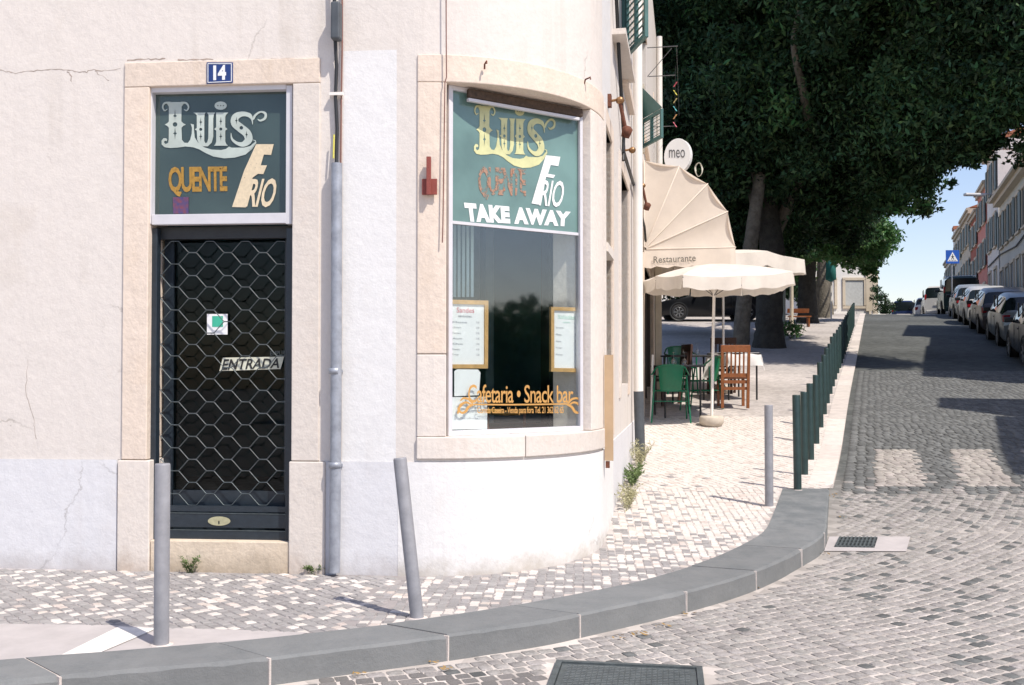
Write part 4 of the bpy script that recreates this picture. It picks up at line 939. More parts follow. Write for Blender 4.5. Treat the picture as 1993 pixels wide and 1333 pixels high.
# louvred green shutters pushed out from the upper windows
def flap(parent, s0, s1, zt, zb, o0, o1, n, name):
    """hinged at zt/o0, pushed out to zb/o1, between s0 and s1"""
    fr = MB(); fwid = .045
    def P(u, v, d=0.):
        o = o0 + (o1 - o0) * v; z = zt + (zb - zt) * v; return sp_(s0 + (s1 - s0) * u, o + d, z)
    def bar(u0, v0, u1, v1, wd=.045):
        a, c = P(u0, v0), P(u1, v1); fr.box((a + c) / 2, ((c - a).length + wd, .03, wd), ax=c - a)
    bar(0, 0, 1, 0); bar(0, 1, 1, 1); bar(0, 0, 0, 1); bar(1, 0, 1, 1); bar(.5, 0, .5, 1)
    f = obj(name, fr, shutgreen, parent)
    for k in range(n):
        v = (k + .5) / n
        a, c = P(.03, v), P(.97, v); d = c - a; nrm = (P(.5, 1) - P(.5, 0)).normalized(); b = MB()
        b.box((a + c) / 2, (d.length, .055, .008), ax=d, up=(nrm.cross(d.normalized()) * .8 + nrm * .6)); obj('slat', b, shutgreen, f)
def leaf(parent, sh_, sn, oh, on, z0, z1, n, name, solid=None):
    """upright louvred leaf hinged on the wall at sh_, its free edge swung out at sn"""
    def P(u, z): return sp_(sh_ + (sn - sh_) * u, oh + (on - oh) * u, z)
    fr = MB(); ax = P(1, 0) - P(0, 0); ln_ = ax.length
    for u in (.03, .5, .97): fr.box(P(u, (z0 + z1) / 2), (.045, .032, z1 - z0), ax=ax)
    for z in (z0 + .02, z1 - .02): fr.box(P(.5, z), (ln_, .036, .045), ax=ax)
    f = obj(name, fr, shutgreen, parent); nrm = ax.normalized().cross(Vector((0, 0, 1)))
    for k in range(n):
        z = z0 + .05 + (z1 - z0 - .1) * (k + .5) / n; b = MB(); b.box(P(.5, z), (ln_ * .94, .03, .006), ax=ax, up=Vector((0, 0, 1)) + nrm * .5); obj('slat', b, shutgreen, f)
sh = thing('louvred_shutter', sp_(2.3, .03, 4.6), 'green louvred shutter standing ajar high on the wall nearest the corner', 'shutter', 'green louvred shutters on the side wall')
leaf(sh, 2.3, 1.72, .05, .27, 4.60, 5.55, 13, 'leaf')
b = MB(); b.box(sp_(2.35, .03, 5.1), (.12, .05, 1.1), ax=DS); obj('shutter_frame', b, shutgreen, sh)
sh = thing('louvred_shutter', sp_(6.1, .03, 4.5), 'green louvred shutter hanging ajar just above the dome awning', 'shutter', 'green louvred shutters on the side wall')
leaf(sh, 6.1, 5.5, .03, .32, 4.52, 4.90, 6, 'leaf')
b = MB(); b.extr([sp_(6.1, .02, 5.38), sp_(6.1, .02, 4.92), sp_(5.5, .32, 4.92)], (sp_(5.6, .32, 5) - sp_(5.5, .32, 5)).normalized(), .02); obj('gusset', b, shutgreen, sh)
b = MB(); b.box(sp_(6.2, .03, 4.95), (.12, .06, .95), ax=DS); obj('shutter_frame', b, creamwood, sh)
# curtains/ledges casting the slanting shadows
for (s, z0, z1, o) in ((1.35, 3.75, 4.1, .06), (4.3, 4.3, 4.5, .05)):
    pass
b = MB(); b.box(sp_(1.75, .06, 4.42), (1.5, .12, .05), ax=DS); obj('cable_ledge', b, stone2, bld)
# clothes line arms with ribbons
ln = thing('clothes_line', sp_(10.2, .0, 5.6), 'clothes drying arms and wires with a string of coloured ribbons', 'clothes line')
mtl = mat('thin_steel', (.12, .12, .12), .5, metal=.5)
for s, z, o in ((8.8, 6.78, .50), (9.3, 6.45, .45), (11.2, 6.05, .42)):
    b = MB(); b.tube([sp_(s, 0, z), sp_(s, o, z)], .008, 6); obj('arm', b, mtl, ln)
b = MB(); b.tube([sp_(8.8, 0, 6.3), sp_(8.8, .4, 6.75)], .006, 6); obj('brace', b, mtl, ln)
a0, a1 = sp_(10.6, .44, 7.0), sp_(11.2, .42, 6.05)
b = MB(); b.tube([a0, (a0 + a1) / 2 + Vector((0, 0, 0)), a1], .005, 5); obj('string', b, black, ln)
for k, c in enumerate(((.6, .12, .14), (.6, .55, .1), (.55, .45, .2), (.1, .4, .42), (.65, .35, .15), (.6, .15, .2))):
    p = a0.lerp(a1, .30 + k * .135); b = MB(); d = Vector((.03 * (-1) ** k, 0, .045)); e = Vector((.012, .01, 0))
    b.extr([p - d - e, p - d + e, p + d + e, p + d - e], (0, -1, 0), .004); obj('ribbon', b, mat(f'ribbon_{"abcdef"[k]}', c, .6, .1), ln)
for k, (s, o) in enumerate(((8.8, .48),)):
    b = MB(); b.tube([sp_(s, o, 6.78), sp_(13.8, o, 6.9)], .004, 4); obj('line_wire', b, mtl, ln)
for (pts, lab) in (([(2.0, .03, 3.6), (4, .03, 3.62), (6.9, .03, 3.55), (7.1, .05, 3.2)], 'thin dark cable running along the side wall under the upper windows'), ([(.6, .03, 5.4), (1.3, .04, 4.3), (2.1, .03, 3.75), (2.0, .03, 3.5)], 'dark sagging cable on the side wall near the rounded corner')):
    cable('side_cable_and_shadow', [sp_(*q) for q in pts], .018, black, lab)  # the strand near the corner is a black band in place of a shadow
# ---------------------------------------------------------------- awning
PS0, PS1, PZ, AR = 7.0, 10.8, sz(1252, 487), 1.30
aw = thing('dome_awning', sp_((PS0 + PS1) / 2, .02, PZ), 'cream folding dome awning lettered Restaurante over the terrace', 'awning')
angs = [R(a) for a in (90, 67, 45.5, 23.5, 0)]
def ap(s, ang, r=AR): return sp_(s, .02 + math.cos(ang) * r, PZ + math.sin(ang) * r)
for i in range(4):   # gores: near fan panel, top, far fan
    b = MB(); a, c = angs[i], angs[i + 1]; n = 6
    for (s, sg) in ((PS0, -1), (PS1, 1)):
        V = [ap(s, a, .03)]; rows = []
        for j in range(n + 1):
            rr = j / n; row = []
            for k in range(7):
                u = k / 6; e = ap(s, a, max(.03, AR * rr)).lerp(ap(s, c, max(.03, AR * rr)), u); sag = math.sin(math.pi * u) * .035 * rr
                row.append(e - DS * sg * sag)
            rows.append(row)
        P = [q for row in rows for q in row]; Fc = [(j * 7 + k, j * 7 + k + 1, j * 7 + 8 + k, j * 7 + 7 + k) for j in range(n) for k in range(6)]
        b.add(P, Fc, True)
    P = [ap(s, a).lerp(ap(s, c), u) - (NS * math.cos((a + c) / 2) + Vector((0, 0, math.sin((a + c) / 2)))) * (.03 * math.sin(math.pi * u)) for s in np.linspace(PS0, PS1, 5) for u in np.linspace(0, 1, 7)]
    b.add(P, [(j * 7 + k, j * 7 + 7 + k, j * 7 + 8 + k, j * 7 + k + 1) for j in range(4) for k in range(6)], True)
    obj('canvas_panel', b, canvas, aw)
for a in angs:
    b = MB(); b.tube([ap(PS0, a, .03), ap(PS0, a, AR), ap(PS1, a, AR), ap(PS1, a, .03)], .011, 6); obj('rib', b, canvas, aw)
b = MB(); V = []; run = [(PS0, u * AR) for u in np.linspace(0, 1, 16)] + [(PS0 + (PS1 - PS0) * u, AR) for u in np.linspace(.05, 1, 24)] + [(PS1, (1 - u) * AR) for u in np.linspace(.05, 1, 14)]
for k, (s, o) in enumerate(run):
    wv = .02 * math.sin(k * 1.35); hem = .27 + .018 * math.sin(k * 2.1)
    V += [sp_(s, .02 + o, PZ - .01), sp_(s - .02 + wv * .3, .02 + o + wv * .5, PZ - hem)]
b.add(V, [(2 * i, 2 * i + 1, 2 * i + 3, 2 * i + 2) for i in range(len(run) - 1)], True); val = obj('valance', b, canvas, aw)
vO = sp_(PS0 - .035, 0, PZ); decal('Restaurante', [(1272, 499), (1354, 495), (1354, 508), (1272, 512)], vO, -DS, mat('grey_print', (.13, .12, .10), .8), val, off=.0, bold=.006, space=1.05)
# round sign above the awning
mp = atY(1320, 304, 16.6); ms = thing('round_sign', mp, 'white oval sign lettered meo sticking up behind the awning', 'sign')
mN = Vector((-.50, -.86, 0)).normalized(); mU = Vector((.86, -.50, 0)).normalized()
b = MB(); ring = [mp + mU * math.cos(t) * .235 + Vector((0, 0, math.sin(t) * .29)) for t in np.linspace(0, 2 * math.pi, 33)[:-1]]
b.extr([p - mN * .05 for p in ring], mN, .10); obj('panel', b, mat('white_sign', (.82, .82, .80), .35, .03), ms, bevel=.006)
decal('meo', [(1302, 291), (1333, 291), (1333, 307), (1302, 307)], mp + mN * .051, mN, mat('dark_print', (.10, .10, .11), .6), ms, off=.003)
b = MB(); b.tube([mp - Vector((0, 0, .28)), mp - Vector((.05, 0, .55)), sp_(9.2, .0, mp.z - .6)], .015, 6); obj('bracket', b, mtl, ms)
cc = atY(1360, 330, 16.4); b = MB(); b.tube([cc + Vector((math.cos(a) * .07 * (1 - a * .02), .02 * math.sin(a * 3), math.sin(a) * .11)) for a in np.linspace(0, 16, 50)], .006, 5)
tag(obj('wire_coil', b, mat('pale_wire', (.5, .48, .4), .6)), 'coil of pale wire on the far rim of the awning', 'wire coil')
# ---------------------------------------------------------------- terrace posts and parasols
def post(name, px, py, Y, ztop, r, m, label, sq=False, cat='post'):
    p = atY(px, py, Y); p.z = gpf(Y) - .02; b = MB()
    if sq: b.box((p.x, p.y, (p.z + ztop) / 2), (r * 2, r * 2, ztop - p.z))
    else: b.tube([p, Vector((p.x, p.y, ztop))], r, 10)
    return tag(obj(name, b, m), label, cat)
post('awning_post', 1281, 700, 16.2, gpf(16.2) + 2.22, .052, creamwood, 'square cream post at the near end of the terrace', True)
b = MB(); p = atY(1268, 800, 14.1); b.tube([Vector((p.x - .01, 14.1, gpf(14.1) - .01)), Vector((p.x + .02, 14.1, gpf(14.1) + .95))], .016, 8); tag(obj('white_rod', b, pipewhite), 'thin white rod leaning in the restaurant doorway', 'rod')
def parasol(cx, cy, zg_, hpole, hw, hrim, label, lean=(0, 0), rot=0., nn=8, base=True, polem=None, valh=.20, seed=1):
    t = thing('parasol', (cx, cy, zg_), label, 'parasol', 'cream parasols on the terrace'); rr = random.Random(seed)
    top = Vector((cx + lean[0], cy + lean[1], zg_ + hpole)); b = MB(); b.tube([Vector((cx, cy, zg_)), top - Vector((0, 0, .02))], .021, 10); obj('pole', b, polem or pipewhite, t)
    corners = []
    for k in range(nn):
        a = rot + 2 * math.pi * k / nn; sq = 1 / max(abs(math.cos(a - rot - math.pi / 4 * 0)), abs(math.sin(a - rot)));
        corners.append(Vector((top.x + math.cos(a) * hw * min(sq, 1.28), top.y + math.sin(a) * hw * min(sq, 1.28), zg_ + hrim + rr.uniform(-.05, .05))))
    for k in range(nn):
        c0, c1 = corners[k], corners[(k + 1) % nn]; b = MB(); rows = []
        for j in range(7):
            v = j / 6; row = []
            for i in range(7):
                u = i / 6; e = c0.lerp(c1, u); p = top.lerp(e, v); p.z = top.z - (top.z - e.z) * (.35 * v + .65 * v ** 2) - .022 * math.sin(math.pi * u) * v; row.append(p)
            rows.append(row)
        P = [q for r_ in rows for q in r_]; b.add(P, [(j * 7 + i, j * 7 + i + 1, j * 7 + 8 + i, j * 7 + 7 + i) for j in range(6) for i in range(6)], True)
        o = obj('canopy_panel', b, canvasw, t)
        # hanging valance strip
        n_ = Vector(((c0.x + c1.x) / 2 - top.x, (c0.y + c1.y) / 2 - top.y, 0)).normalized(); V = []
        for i in range(13):
            u = i / 12; e = rows[6][0].lerp(rows[6][-1], u); e.z = c0.z + (c1.z - c0.z) * u - .022 * math.sin(math.pi * u)
            V += [e, e + n_ * (.015 + .02 * math.sin(i * .8 + k)) - Vector((0, 0, valh + .012 * math.sin(i * 1.1 + k * 2)))]
        b = MB(); b.add(V, [(2 * i, 2 * i + 1, 2 * i + 3, 2 * i + 2) for i in range(12)], True); obj('valance', b, canvasw, o)
        b = MB(); b.tube([top - Vector((0, 0, .05)), c0 - Vector((0, 0, .03))], .008, 5); obj('rib', b, mtl, t)
    for k in range(0, nn, 2):
        b = MB(); b.tube([Vector((cx + lean[0] * .75, cy + lean[1] * .75, zg_ + hpole * .8)), (top + corners[k]) / 2 - Vector((0, 0, .07))], .006, 5); obj('strut', b, mtl, t)
    if base:
        b = MB(); b.lathe((cx, cy, zg_ - .01), [(.02, .15), (.15, .15), (.17, .12), (.165, .05), (.12, 0), (0, 0)], 20); obj('base', b, mat('cement_base', (.52, .46, .38), .9, .1, 12, .3), t)
    return t
pb = ground(1385, 829); parasol(pb.x, pb.y, pb.z, 2.25, .86, 2.05, 'cream parasol nearest the doorway on a round cement base', lean=(.05, 0), rot=R(12), seed=3, valh=.17)
YB = 16.9; xb = atY(1408, 700, YB).x; parasol(xb, YB, gpf(YB), 2.42, 1.04, 2.26, 'cream parasol behind, its far rim curling up beside the tree trunks', lean=(0, 0), rot=R(30), seed=8, base=True, valh=.24)
p = atY(1541, 511, 16.2)
post('green_edge_post', 1526, 652, 31.4, gpf(31.4) + 1.95, .055, mat('weathered_post', (.33, .36, .34), .7), 'slim grey post beside the shrub in the square')
post('yellowish_post', 1541, 627, 36.4, gpf(36.4) + 2.3, .07, creamwood, 'slim cream post just behind the shrub in the square')
# folded parasol far off
p = atY(1475, 505, 30); t = thing('folded_parasol', (p.x, 30, gpf(30)), 'folded white parasol standing among the tree trunks', 'parasol')
b = MB(); b.lathe((p.x, 30, gpf(30)), [(.03, 1.7), (.16, 1.75), (.12, 2.4), (.07, 3.2), (.0, 3.5)], 10); obj('folded_canopy', b, canvasw, t); b = MB(); b.tube([(p.x, 30, gpf(30)), (p.x, 30, gpf(30) + 1.8)], .03, 8); obj('pole', b, pipewhite, t)
p = atY(1617, 500, 42); t = thing('folded_parasol', (p.x, 42, gpf(42)), 'folded teal parasol hanging by the white building', 'parasol')
b = MB(); b.lathe((p.x, 42, gpf(42)), [(.03, 1.6), (.22, 1.7), (.2, 2.4), (.12, 3.6), (.0, 4.2)], 10); obj('folded_canopy', b, mat('teal_canvas', (.03, .20, .18), .8), t); b = MB(); b.tube([(p.x, 42, gpf(42)), (p.x, 42, gpf(42) + 1.8)], .03, 8); obj('pole', b, pipewhite, t)
# ---------------------------------------------------------------- tables and chairs
def table(px, Y, wx, wy, rot, label, ht=.74, top=None, cloth=None):
    c = atY(px, 700, Y); zg_ = gpf(Y); t = thing('terrace_table', (c.x, Y, zg_), label, 'table', None, rot)
    b = MB(); b.box((0, 0, ht), (wx, wy, .025)); obj('tabletop', b, top or black, t, local=True, bevel=.004)
    for a in (-1, 1):
        for d in (-1, 1):
            b = MB(); b.tube([(a * (wx / 2 - .05), d * (wy / 2 - .05), 0), (a * (wx / 2 - .05), d * (wy / 2 - .05), ht - .012)], .015, 7); obj('leg', b, black, t, local=True)
    return t, c, zg_ + ht + .0125
clothm = mat('white_tablecloth', (.80, .78, .74), .9, .04, 10, trans=.25)
def cloth(c, Y, z, wx, wy, rot, label, drop=.28, seed=0, corner=.22):
    n = 22; V = []; r = random.Random(seed); cr, sr = math.cos(rot), math.sin(rot)
    for j in range(n + 1):
        for i in range(n + 1):
            u = (i / n - .5) * (wx + 2 * drop); v = (j / n - .5) * (wy + 2 * drop)
            du = max(0, abs(u) - wx / 2); dv = max(0, abs(v) - wy / 2); x = max(-wx / 2, min(wx / 2, u)); y = max(-wy / 2, min(wy / 2, v))
            x += math.copysign(du * .18, u); y += math.copysign(dv * .18, v)
            zz = z + .004 - math.hypot(du, dv) * .95; 
            if du or dv: k = .018 * math.sin((u + v) * 16 + seed); x += k; y += k * .7
            V.append((c.x + x * cr - y * sr, Y + x * sr + y * cr, zz))
    b = MB(); b.add(V, [(j * (n + 1) + i, j * (n + 1) + i + 1, (j + 1) * (n + 1) + i + 1, (j + 1) * (n + 1) + i) for j in range(n) for i in range(n)], True)
    return tag(obj('tablecloth', b, clothm), label, 'tablecloth', 'white tablecloths on the terrace')
glm = glassmat('wine_glass_mat', (.88, .92, .92), .12)
def wineglass(x, y, z, label):
    t = thing('wine_glass', (x, y, z), label, 'glass', 'upturned wine glasses')
    b = MB(); b.lathe((x, y, z + .002), [(.034, 0), (.042, .035), (.036, .07), (.010, .092), (.004, .098)], 14); obj('bowl', b, glm, t)
    b = MB(); b.lathe((x, y, z + .09), [(.004, 0), (.004, .085), (.033, .09), (.033, .093), (0, .093)], 14); obj('stem', b, glm, t)
t1, c1, z1 = table(1318, 14.45, .62, .62, R(8), 'dark square table nearest the doorway with two upturned glasses')
b = MB(); b.box((c1.x, 14.45, z1 + .003), (.64, .5, .006), rot=R(8)); tag(obj('table_runner', b, mat('grey_cloth', (.34, .34, .36), .9), bevel=.002), 'grey cloth runner on the nearest terrace table', 'table runner')
t2, c2, z2 = table(1340, 15.75, .75, .62, R(6), 'dark square table behind the first with two upturned glasses')
wineglass(atY(1311, 700, 14.35).x, 14.35, z1 + .006, 'upturned wine glass on the nearest table, closer to the wall'); wineglass(atY(1332, 700, 14.4).x, 14.4, z1 + .006, 'upturned wine glass on the nearest table, closer to the parasol pole')
wineglass(atY(1330, 690, 15.6).x, 15.6, z2, 'upturned wine glass on the second table, closer to the wall'); wineglass(atY(1357, 690, 15.65).x, 15.65, z2, 'upturned wine glass on the second table, closer to the parasol pole')
t3, c3, z3 = table(1428, 16.1, .62, .62, R(20), 'dark table under a white cloth behind the brown chair')
cloth(c3, 16.1, z3, .62, .62, R(20), 'white tablecloth draped over the table behind the brown wooden chair', .22, 3)
# white cloth corner hanging by the pole
cp = atY(1384, 722, 15.2); b = MB(); V = []
for j in range(9):
    for i in range(6):
        u, v = i / 5, j / 8; x = cp.x + (-.05 - .09 * v) + u * (.11 + .07 * v); V.append((x, 15.2 + .03 * math.sin(u * 7 + v), cp.z + .19 - v * (.32 - .06 * u)))
b.add(V, [(j * 6 + i, j * 6 + i + 1, j * 6 + 7 + i, j * 6 + 6 + i) for j in range(8) for i in range(5)], True); tag(obj('napkin_cloth', b, clothm), 'white cloth corner hanging beside the parasol pole', 'cloth')
def metal_chair(x, y, rz, label, grp='green metal chairs on the terrace'):
    """origin at the floor, sitter faces +y"""
    t = thing('metal_armchair', (x, y, gpf(y)), label, 'chair', grp, rz); r = .0125
    for sx_ in (-1, 1):
        b = MB(); b.tube([(sx_ * .27, -.26, 0), (sx_ * .235, -.20, .45), (sx_ * .22, -.19, .66)], r, 8); obj('rear_leg', b, chairgreen, t, local=True)
        b = MB(); b.tube([(sx_ * .25, .25, 0), (sx_ * .235, .20, .45), (sx_ * .24, .17, .66)], r, 8); obj('front_leg', b, chairgreen, t, local=True)
        b = MB(); b.tube([(sx_ * .24, .18, .655), (sx_ * .265, .05, .67), (sx_ * .25, -.12, .68), (sx_ * .20, -.22, .77)], r, 8); obj('armrest', b, chairgreen, t, local=True)
    b = MB(); b.tube([(-.20, -.22, .77), (-.12, -.27, .80), (0, -.285, .81), (.12, -.27, .80), (.20, -.22, .77)], r, 8); obj('back_rail', b, chairgreen, t, local=True)
    V = []; n = 9
    for (d) in (0, .004):
        for j in range(7):
            v = j / 6; w_ = .18 - .035 * v
            for i in range(n): u = i / (n - 1) * 2 - 1; V.append((u * w_, -.285 + .045 * u * u + .06 * v * v + d - .0, .80 - .36 * v))
    Fc = [(j * n + i, (j + 1) * n + i, (j + 1) * n + i + 1, j * n + i + 1) for j in range(6) for i in range(n - 1)]; m = 7 * n
    Fc += [tuple(q + m for q in f[::-1]) for f in Fc[:]]
    b = MB(); b.add(V, Fc, True); obj('backrest', b, chairgreen, t, local=True)
    pr = [(math.cos(a) * (.235 if abs(math.cos(a)) > 0 else .2), math.sin(a) * .22) for a in np.linspace(0, 2 * math.pi, 25)[:-1]]
    b = MB(); b.extr([Vector((x_, y_, .44)) for x_, y_ in pr], (0, 0, 1), .015); b.tube([Vector((x_, y_, .445)) for x_, y_ in pr] + [Vector((pr[0][0], pr[0][1], .445))], r, 6, cap=False); obj('seat', b, chairgreen, t, local=True)
    b = MB(); b.tube([(-.24, -.21, .3), (.24, -.21, .3)], .008, 6); b.tube([(-.24, -.21, .3), (-.24, .21, .3)], .008, 6); b.tube([(.24, -.21, .3), (.24, .21, .3)], .008, 6); obj('stretcher', b, chairgreen, t, local=True)
    return t
c = ground(1308, 826); metal_chair(c.x, c.y + .17, R(-6), 'green metal armchair seen from behind, nearest the doorway')
x5 = atY(1366, 750, 15.0).x; metal_chair(x5, 15.05, R(62), 'green metal armchair half hidden behind the parasol pole')
metal_chair(atY(1325, 700, 16.7).x, 16.75, R(180), 'green metal armchair at the far side of the second table')
def wooden_chair(x, y, rz, label, m):
    t = thing('wooden_chair', (x, y, gpf(y)), label, 'chair', 'wooden chairs on the terrace', rz)
    for sx_ in (-1, 1):
        b = MB(); b.hexa([(sx_ * .19 + a, -.2 + d, 0) for a, d in ((-.022, -.02), (.022, -.02), (.022, .02), (-.022, .02))] + [(sx_ * .20 + a, -.27 + d, .94) for a, d in ((-.02, -.016), (.02, -.016), (.02, .016), (-.02, .016))]); obj('rear_leg', b, m, t, local=True)
        b = MB(); b.box((sx_ * .19, .19, .225), (.042, .042, .45)); obj('front_leg', b, m, t, local=True)
        b = MB(); b.box((sx_ * .19, 0, .40), (.024, .36, .05)); obj('side_rail', b, m, t, local=True)
    b = MB(); b.box((0, 0, .455), (.43, .43, .025)); obj('seat', b, m, t, local=True, bevel=.005)
    b = MB(); b.box((0, -.266, .90), (.44, .03, .11)); obj('top_rail', b, m, t, local=True, bevel=.006)
    b = MB(); b.box((0, -.228, .50), (.36, .025, .06)); obj('lower_rail', b, m, t, local=True); b = MB(); b.box((0, -.212, .30), (.36, .022, .045)); obj('stretcher', b, m, t, local=True)
    b = MB(); b.box((0, -.215, .40), (.36, .022, .05)); obj('stretcher', b, m, t, local=True)
    for k in range(5):
        x_ = -.125 + k * .0625; b = MB(); b.hexa([(x_ + a, -.23 + d, .52) for a, d in ((-.012, -.007), (.012, -.007), (.012, .007), (-.012, .007))] + [(x_ + a, -.262 + d, .86) for a, d in ((-.012, -.007), (.012, -.007), (.012, .007), (-.012, .007))]); obj('slat', b, m, t, local=True)
    return t
c = ground(1432, 798); wooden_chair(c.x, c.y + .2, R(-3), 'orange-brown slatted wooden chair with its back turned, beside the white cloth', brownwood)
darkwood = mat('dark_wood', (.05, .02, .012), .5)
wooden_chair(atY(1405, 700, 16.75).x, 16.8, R(160), 'dark wooden chair at the far side of the clothed table', darkwood)
wooden_chair(atY(1306, 700, 15.4).x, 15.45, R(100), 'dark wooden chair against the restaurant wall', darkwood)
# ---------------------------------------------------------------- plants at the wall foot
def weed(label, x, y, n, h, spread, m, name='weed_plant', seed=0, leaf=.02, along=None):
    r = random.Random(seed); t = thing(name, (x, y, gpf(y)), label, 'weed'); sb = MB(); lb = MB()
    for k in range(n):
        a = r.uniform(0, 6.28); l = h * r.uniform(.5, 1); base = Vector((x, y, gpf(y) - .005)) + (Vector((along[0], along[1], 0)) * r.uniform(-1, 1) if along else Vector((r.uniform(-.02, .02), r.uniform(-.01, .01), 0)))
        base.z = gpf(base.y) - .005
        d = Vector((math.cos(a) * spread, -abs(math.sin(a)) * spread * .7 if not along else math.sin(a) * spread, 1)).normalized(); tip = base + d * l; mid = base + d * l * .5 + Vector((0, 0, l * .1))
        sb.tube([base, mid, tip], [.0016, .0012, .0006], 3, cap=False)
        for q in range(int(5 + l * 60)):
            v = r.uniform(.1, 1); p = base.lerp(tip, v) + Vector((0, 0, l * .1 * math.sin(v * 3.1))); e = Vector((r.uniform(-1, 1), r.uniform(-1, 1), r.uniform(-.2, .9))).normalized(); f = e.cross(Vector((r.uniform(-1, 1), r.uniform(-1, 1), 1))).normalized(); s = leaf * r.uniform(.5, 1.2)
            lb.add([p, p + e * s * .5 + f * s * .22, p + e * s, p + e * s * .5 - f * s * .22], [(0, 1, 2, 3)])
    obj('stem', sb, m, t); obj('leaves', lb, m, t)['kind'] = 'stuff'; return t
p = ground(374, 1113); weed('small green weed with thin stems at the foot of the doorstep', p.x, p.y - .04, 20, .15, .7, weedm, seed=1, leaf=.022)
p = ground(561, 1111); weed('tiny flat green weed at the corner of the doorstep', p.x, p.y - .05, 14, .055, 1.6, weedm, seed=2, leaf=.02)
p = ground(612, 1114); weed('leafy green weed beside the foot of the grey downpipe', p.x, p.y - .06, 18, .10, 1.2, weedm, seed=3, leaf=.026)
q = path(L1 + 1.3)[0]; weed('dry yellowish weeds at the foot of the side wall nearest the corner', q.x + .12, q.y, 60, .2, .8, drym, seed=4, leaf=.03, along=(.06, .35))
q = path(L1 + 2.45)[0]; weed('bright green weeds at the foot of the side wall', q.x + .10, q.y, 60, .19, .8, weedm, seed=5, leaf=.04, along=(.06, .38))
q = path(L1 + 3.5)[0]; weed('tall thin dry weeds by the dark pipe foot', q.x + .12, q.y, 40, .34, .6, drym, seed=6, leaf=.03, along=(.06, .3))
# ---------------------------------------------------------------- trees
def leaves(name, clumps, parent, m, per, size=.16, seed=0):
    """clumps: (x,y,z,r) ; leaf blades scattered through each clump, denser to its skin"""
    r = np.random.default_rng(seed); Vs = []; n_tot = 0; TT = []
    fr_ = np.random.default_rng(seed + 99); clumps = list(clumps) + [(x + fr_.normal() * rad * .5, y + fr_.normal() * rad * .5, z + fr_.normal() * rad * .45 - .1, rad * fr_.uniform(.22, .42)) for (x, y, z, rad) in clumps for _ in range(3)]
    for (x, y, z, rad) in clumps:
        n = int(per * rad ** 2); TT.append(np.clip(r.random() * .55 + r.random(n) * .45, 0, .999)); d = r.normal(size=(n, 3)); d /= np.linalg.norm(d, axis=1)[:, None]
        lump = 1 + .25 * np.sin(d[:, 0] * 5 + x * 3) * np.sin(d[:, 1] * 6 + y) + .18 * np.sin(d[:, 2] * 9 + z)
        q = rad * (r.random(n) ** .45)[:, None] * lump[:, None]; c = d * q * [1, 1, .8] + [x, y, z]
        a = r.normal(size=(n, 3)); a[:, 2] -= .5; a /= np.linalg.norm(a, axis=1)[:, None]; t = r.normal(size=(n, 3)); t = np.cross(a, t); t /= np.linalg.norm(t, axis=1)[:, None]
        s = size * r.uniform(.6, 1.35, n)[:, None]
        Vs.append(np.stack([c - a * s * .5, c + t * s * .2 + a * s * .05, c + a * s * .55, c - t * s * .2 + a * s * .05], 1)); n_tot += n
    V = np.concatenate(Vs).reshape(-1, 3) - np.array(chain_off(parent)); nf = len(V) // 4
    me = bpy.data.meshes.new(name); me.vertices.add(len(V)); me.vertices.foreach_set('co', V.ravel()); me.loops.add(nf * 4); me.loops.foreach_set('vertex_index', np.arange(nf * 4))
    me.polygons.add(nf); me.polygons.foreach_set('loop_start', np.arange(nf) * 4); me.polygons.foreach_set('loop_total', np.full(nf, 4)); me.update(); me.validate()
    at = me.attributes.new('tone', 'FLOAT', 'FACE'); at.data.foreach_set('value', (np.concatenate(TT) % 1).astype(np.float32)); me.materials.append(m)
    o = bpy.data.objects.new(name, me); COL.objects.link(o); o.parent = parent; o['kind'] = 'stuff'; return nf
def trunk(parent, pts, rs, m, name='trunk', n=14):
    b = MB(); sm = smooth_pts([(*p, r_) for p, r_ in zip(pts, rs)], 5); P = [Vector(q[:3]) for q in sm]; rr = [q[3] for q in sm]
    V0 = len(b.v); b.tube(P, rr, n); rg = random.Random(len(pts))
    for i in range(len(b.v)):
        b.v[i] = tuple(Vector(b.v[i]) + Vector((rg.uniform(-1, 1), rg.uniform(-1, 1), 0)) * rs[0] * .04)
    return obj(name, b, m, parent)
NL = 0
def shade_clumps(n, x0, x1, y0, y1, z0, z1, seed):  # extra crown clumps above the view, added to shade the leaves below
    q = random.Random(seed); return [(q.uniform(x0, x1), q.uniform(y0, y1), q.uniform(z0, z1), q.uniform(1.2, 1.9)) for _ in range(n)]
def tree(name, label, base, trk, clumps, m_bark, m_leaf, per, size, seed, limbs=True, light=None):
    global NL
    t = thing(name, base, label, 'tree', 'trees on the square'); trunk(t, [p for p, r_ in trk], [r_ for p, r_ in trk], m_bark)
    top = Vector(trk[-1][0]); r = random.Random(seed)
    if limbs:
        for (x, y, z, rad) in r.sample(clumps, min(9, len(clumps))):
            e = Vector((x, y, z)); st = Vector(trk[-2][0]).lerp(top, r.uniform(.0, 1)); mid = st.lerp(e, .5) + Vector((r.uniform(-.4, .4), r.uniform(-.4, .4), r.uniform(0, .6)))
            b = MB(); k = trk[-1][1]; sm = smooth_pts([(*st, k * .7), (*mid, k * .42), (*e, k * .12)], 5); b.tube([Vector(q[:3]) for q in sm], [q[3] for q in sm], 7); obj('limb', b, m_bark, t)
    NL += leaves('crown', clumps, t, m_leaf, per, size, seed)
    q = random.Random(seed + 5); NL += leaves('sun_tinted_foliage', q.sample(clumps, int(len(clumps) * .45)), t, leafB, per * .10, size * 1.1, seed + 40)  # paler leaves strewn through the crown, sun highlights put into leaf colour
    return t
def cl(px, py, Y, r): p = atY(px, py, Y); return (p.x, p.y, p.z, r)
r = random.Random(5)
def G3(px, py): return ground(px, py)
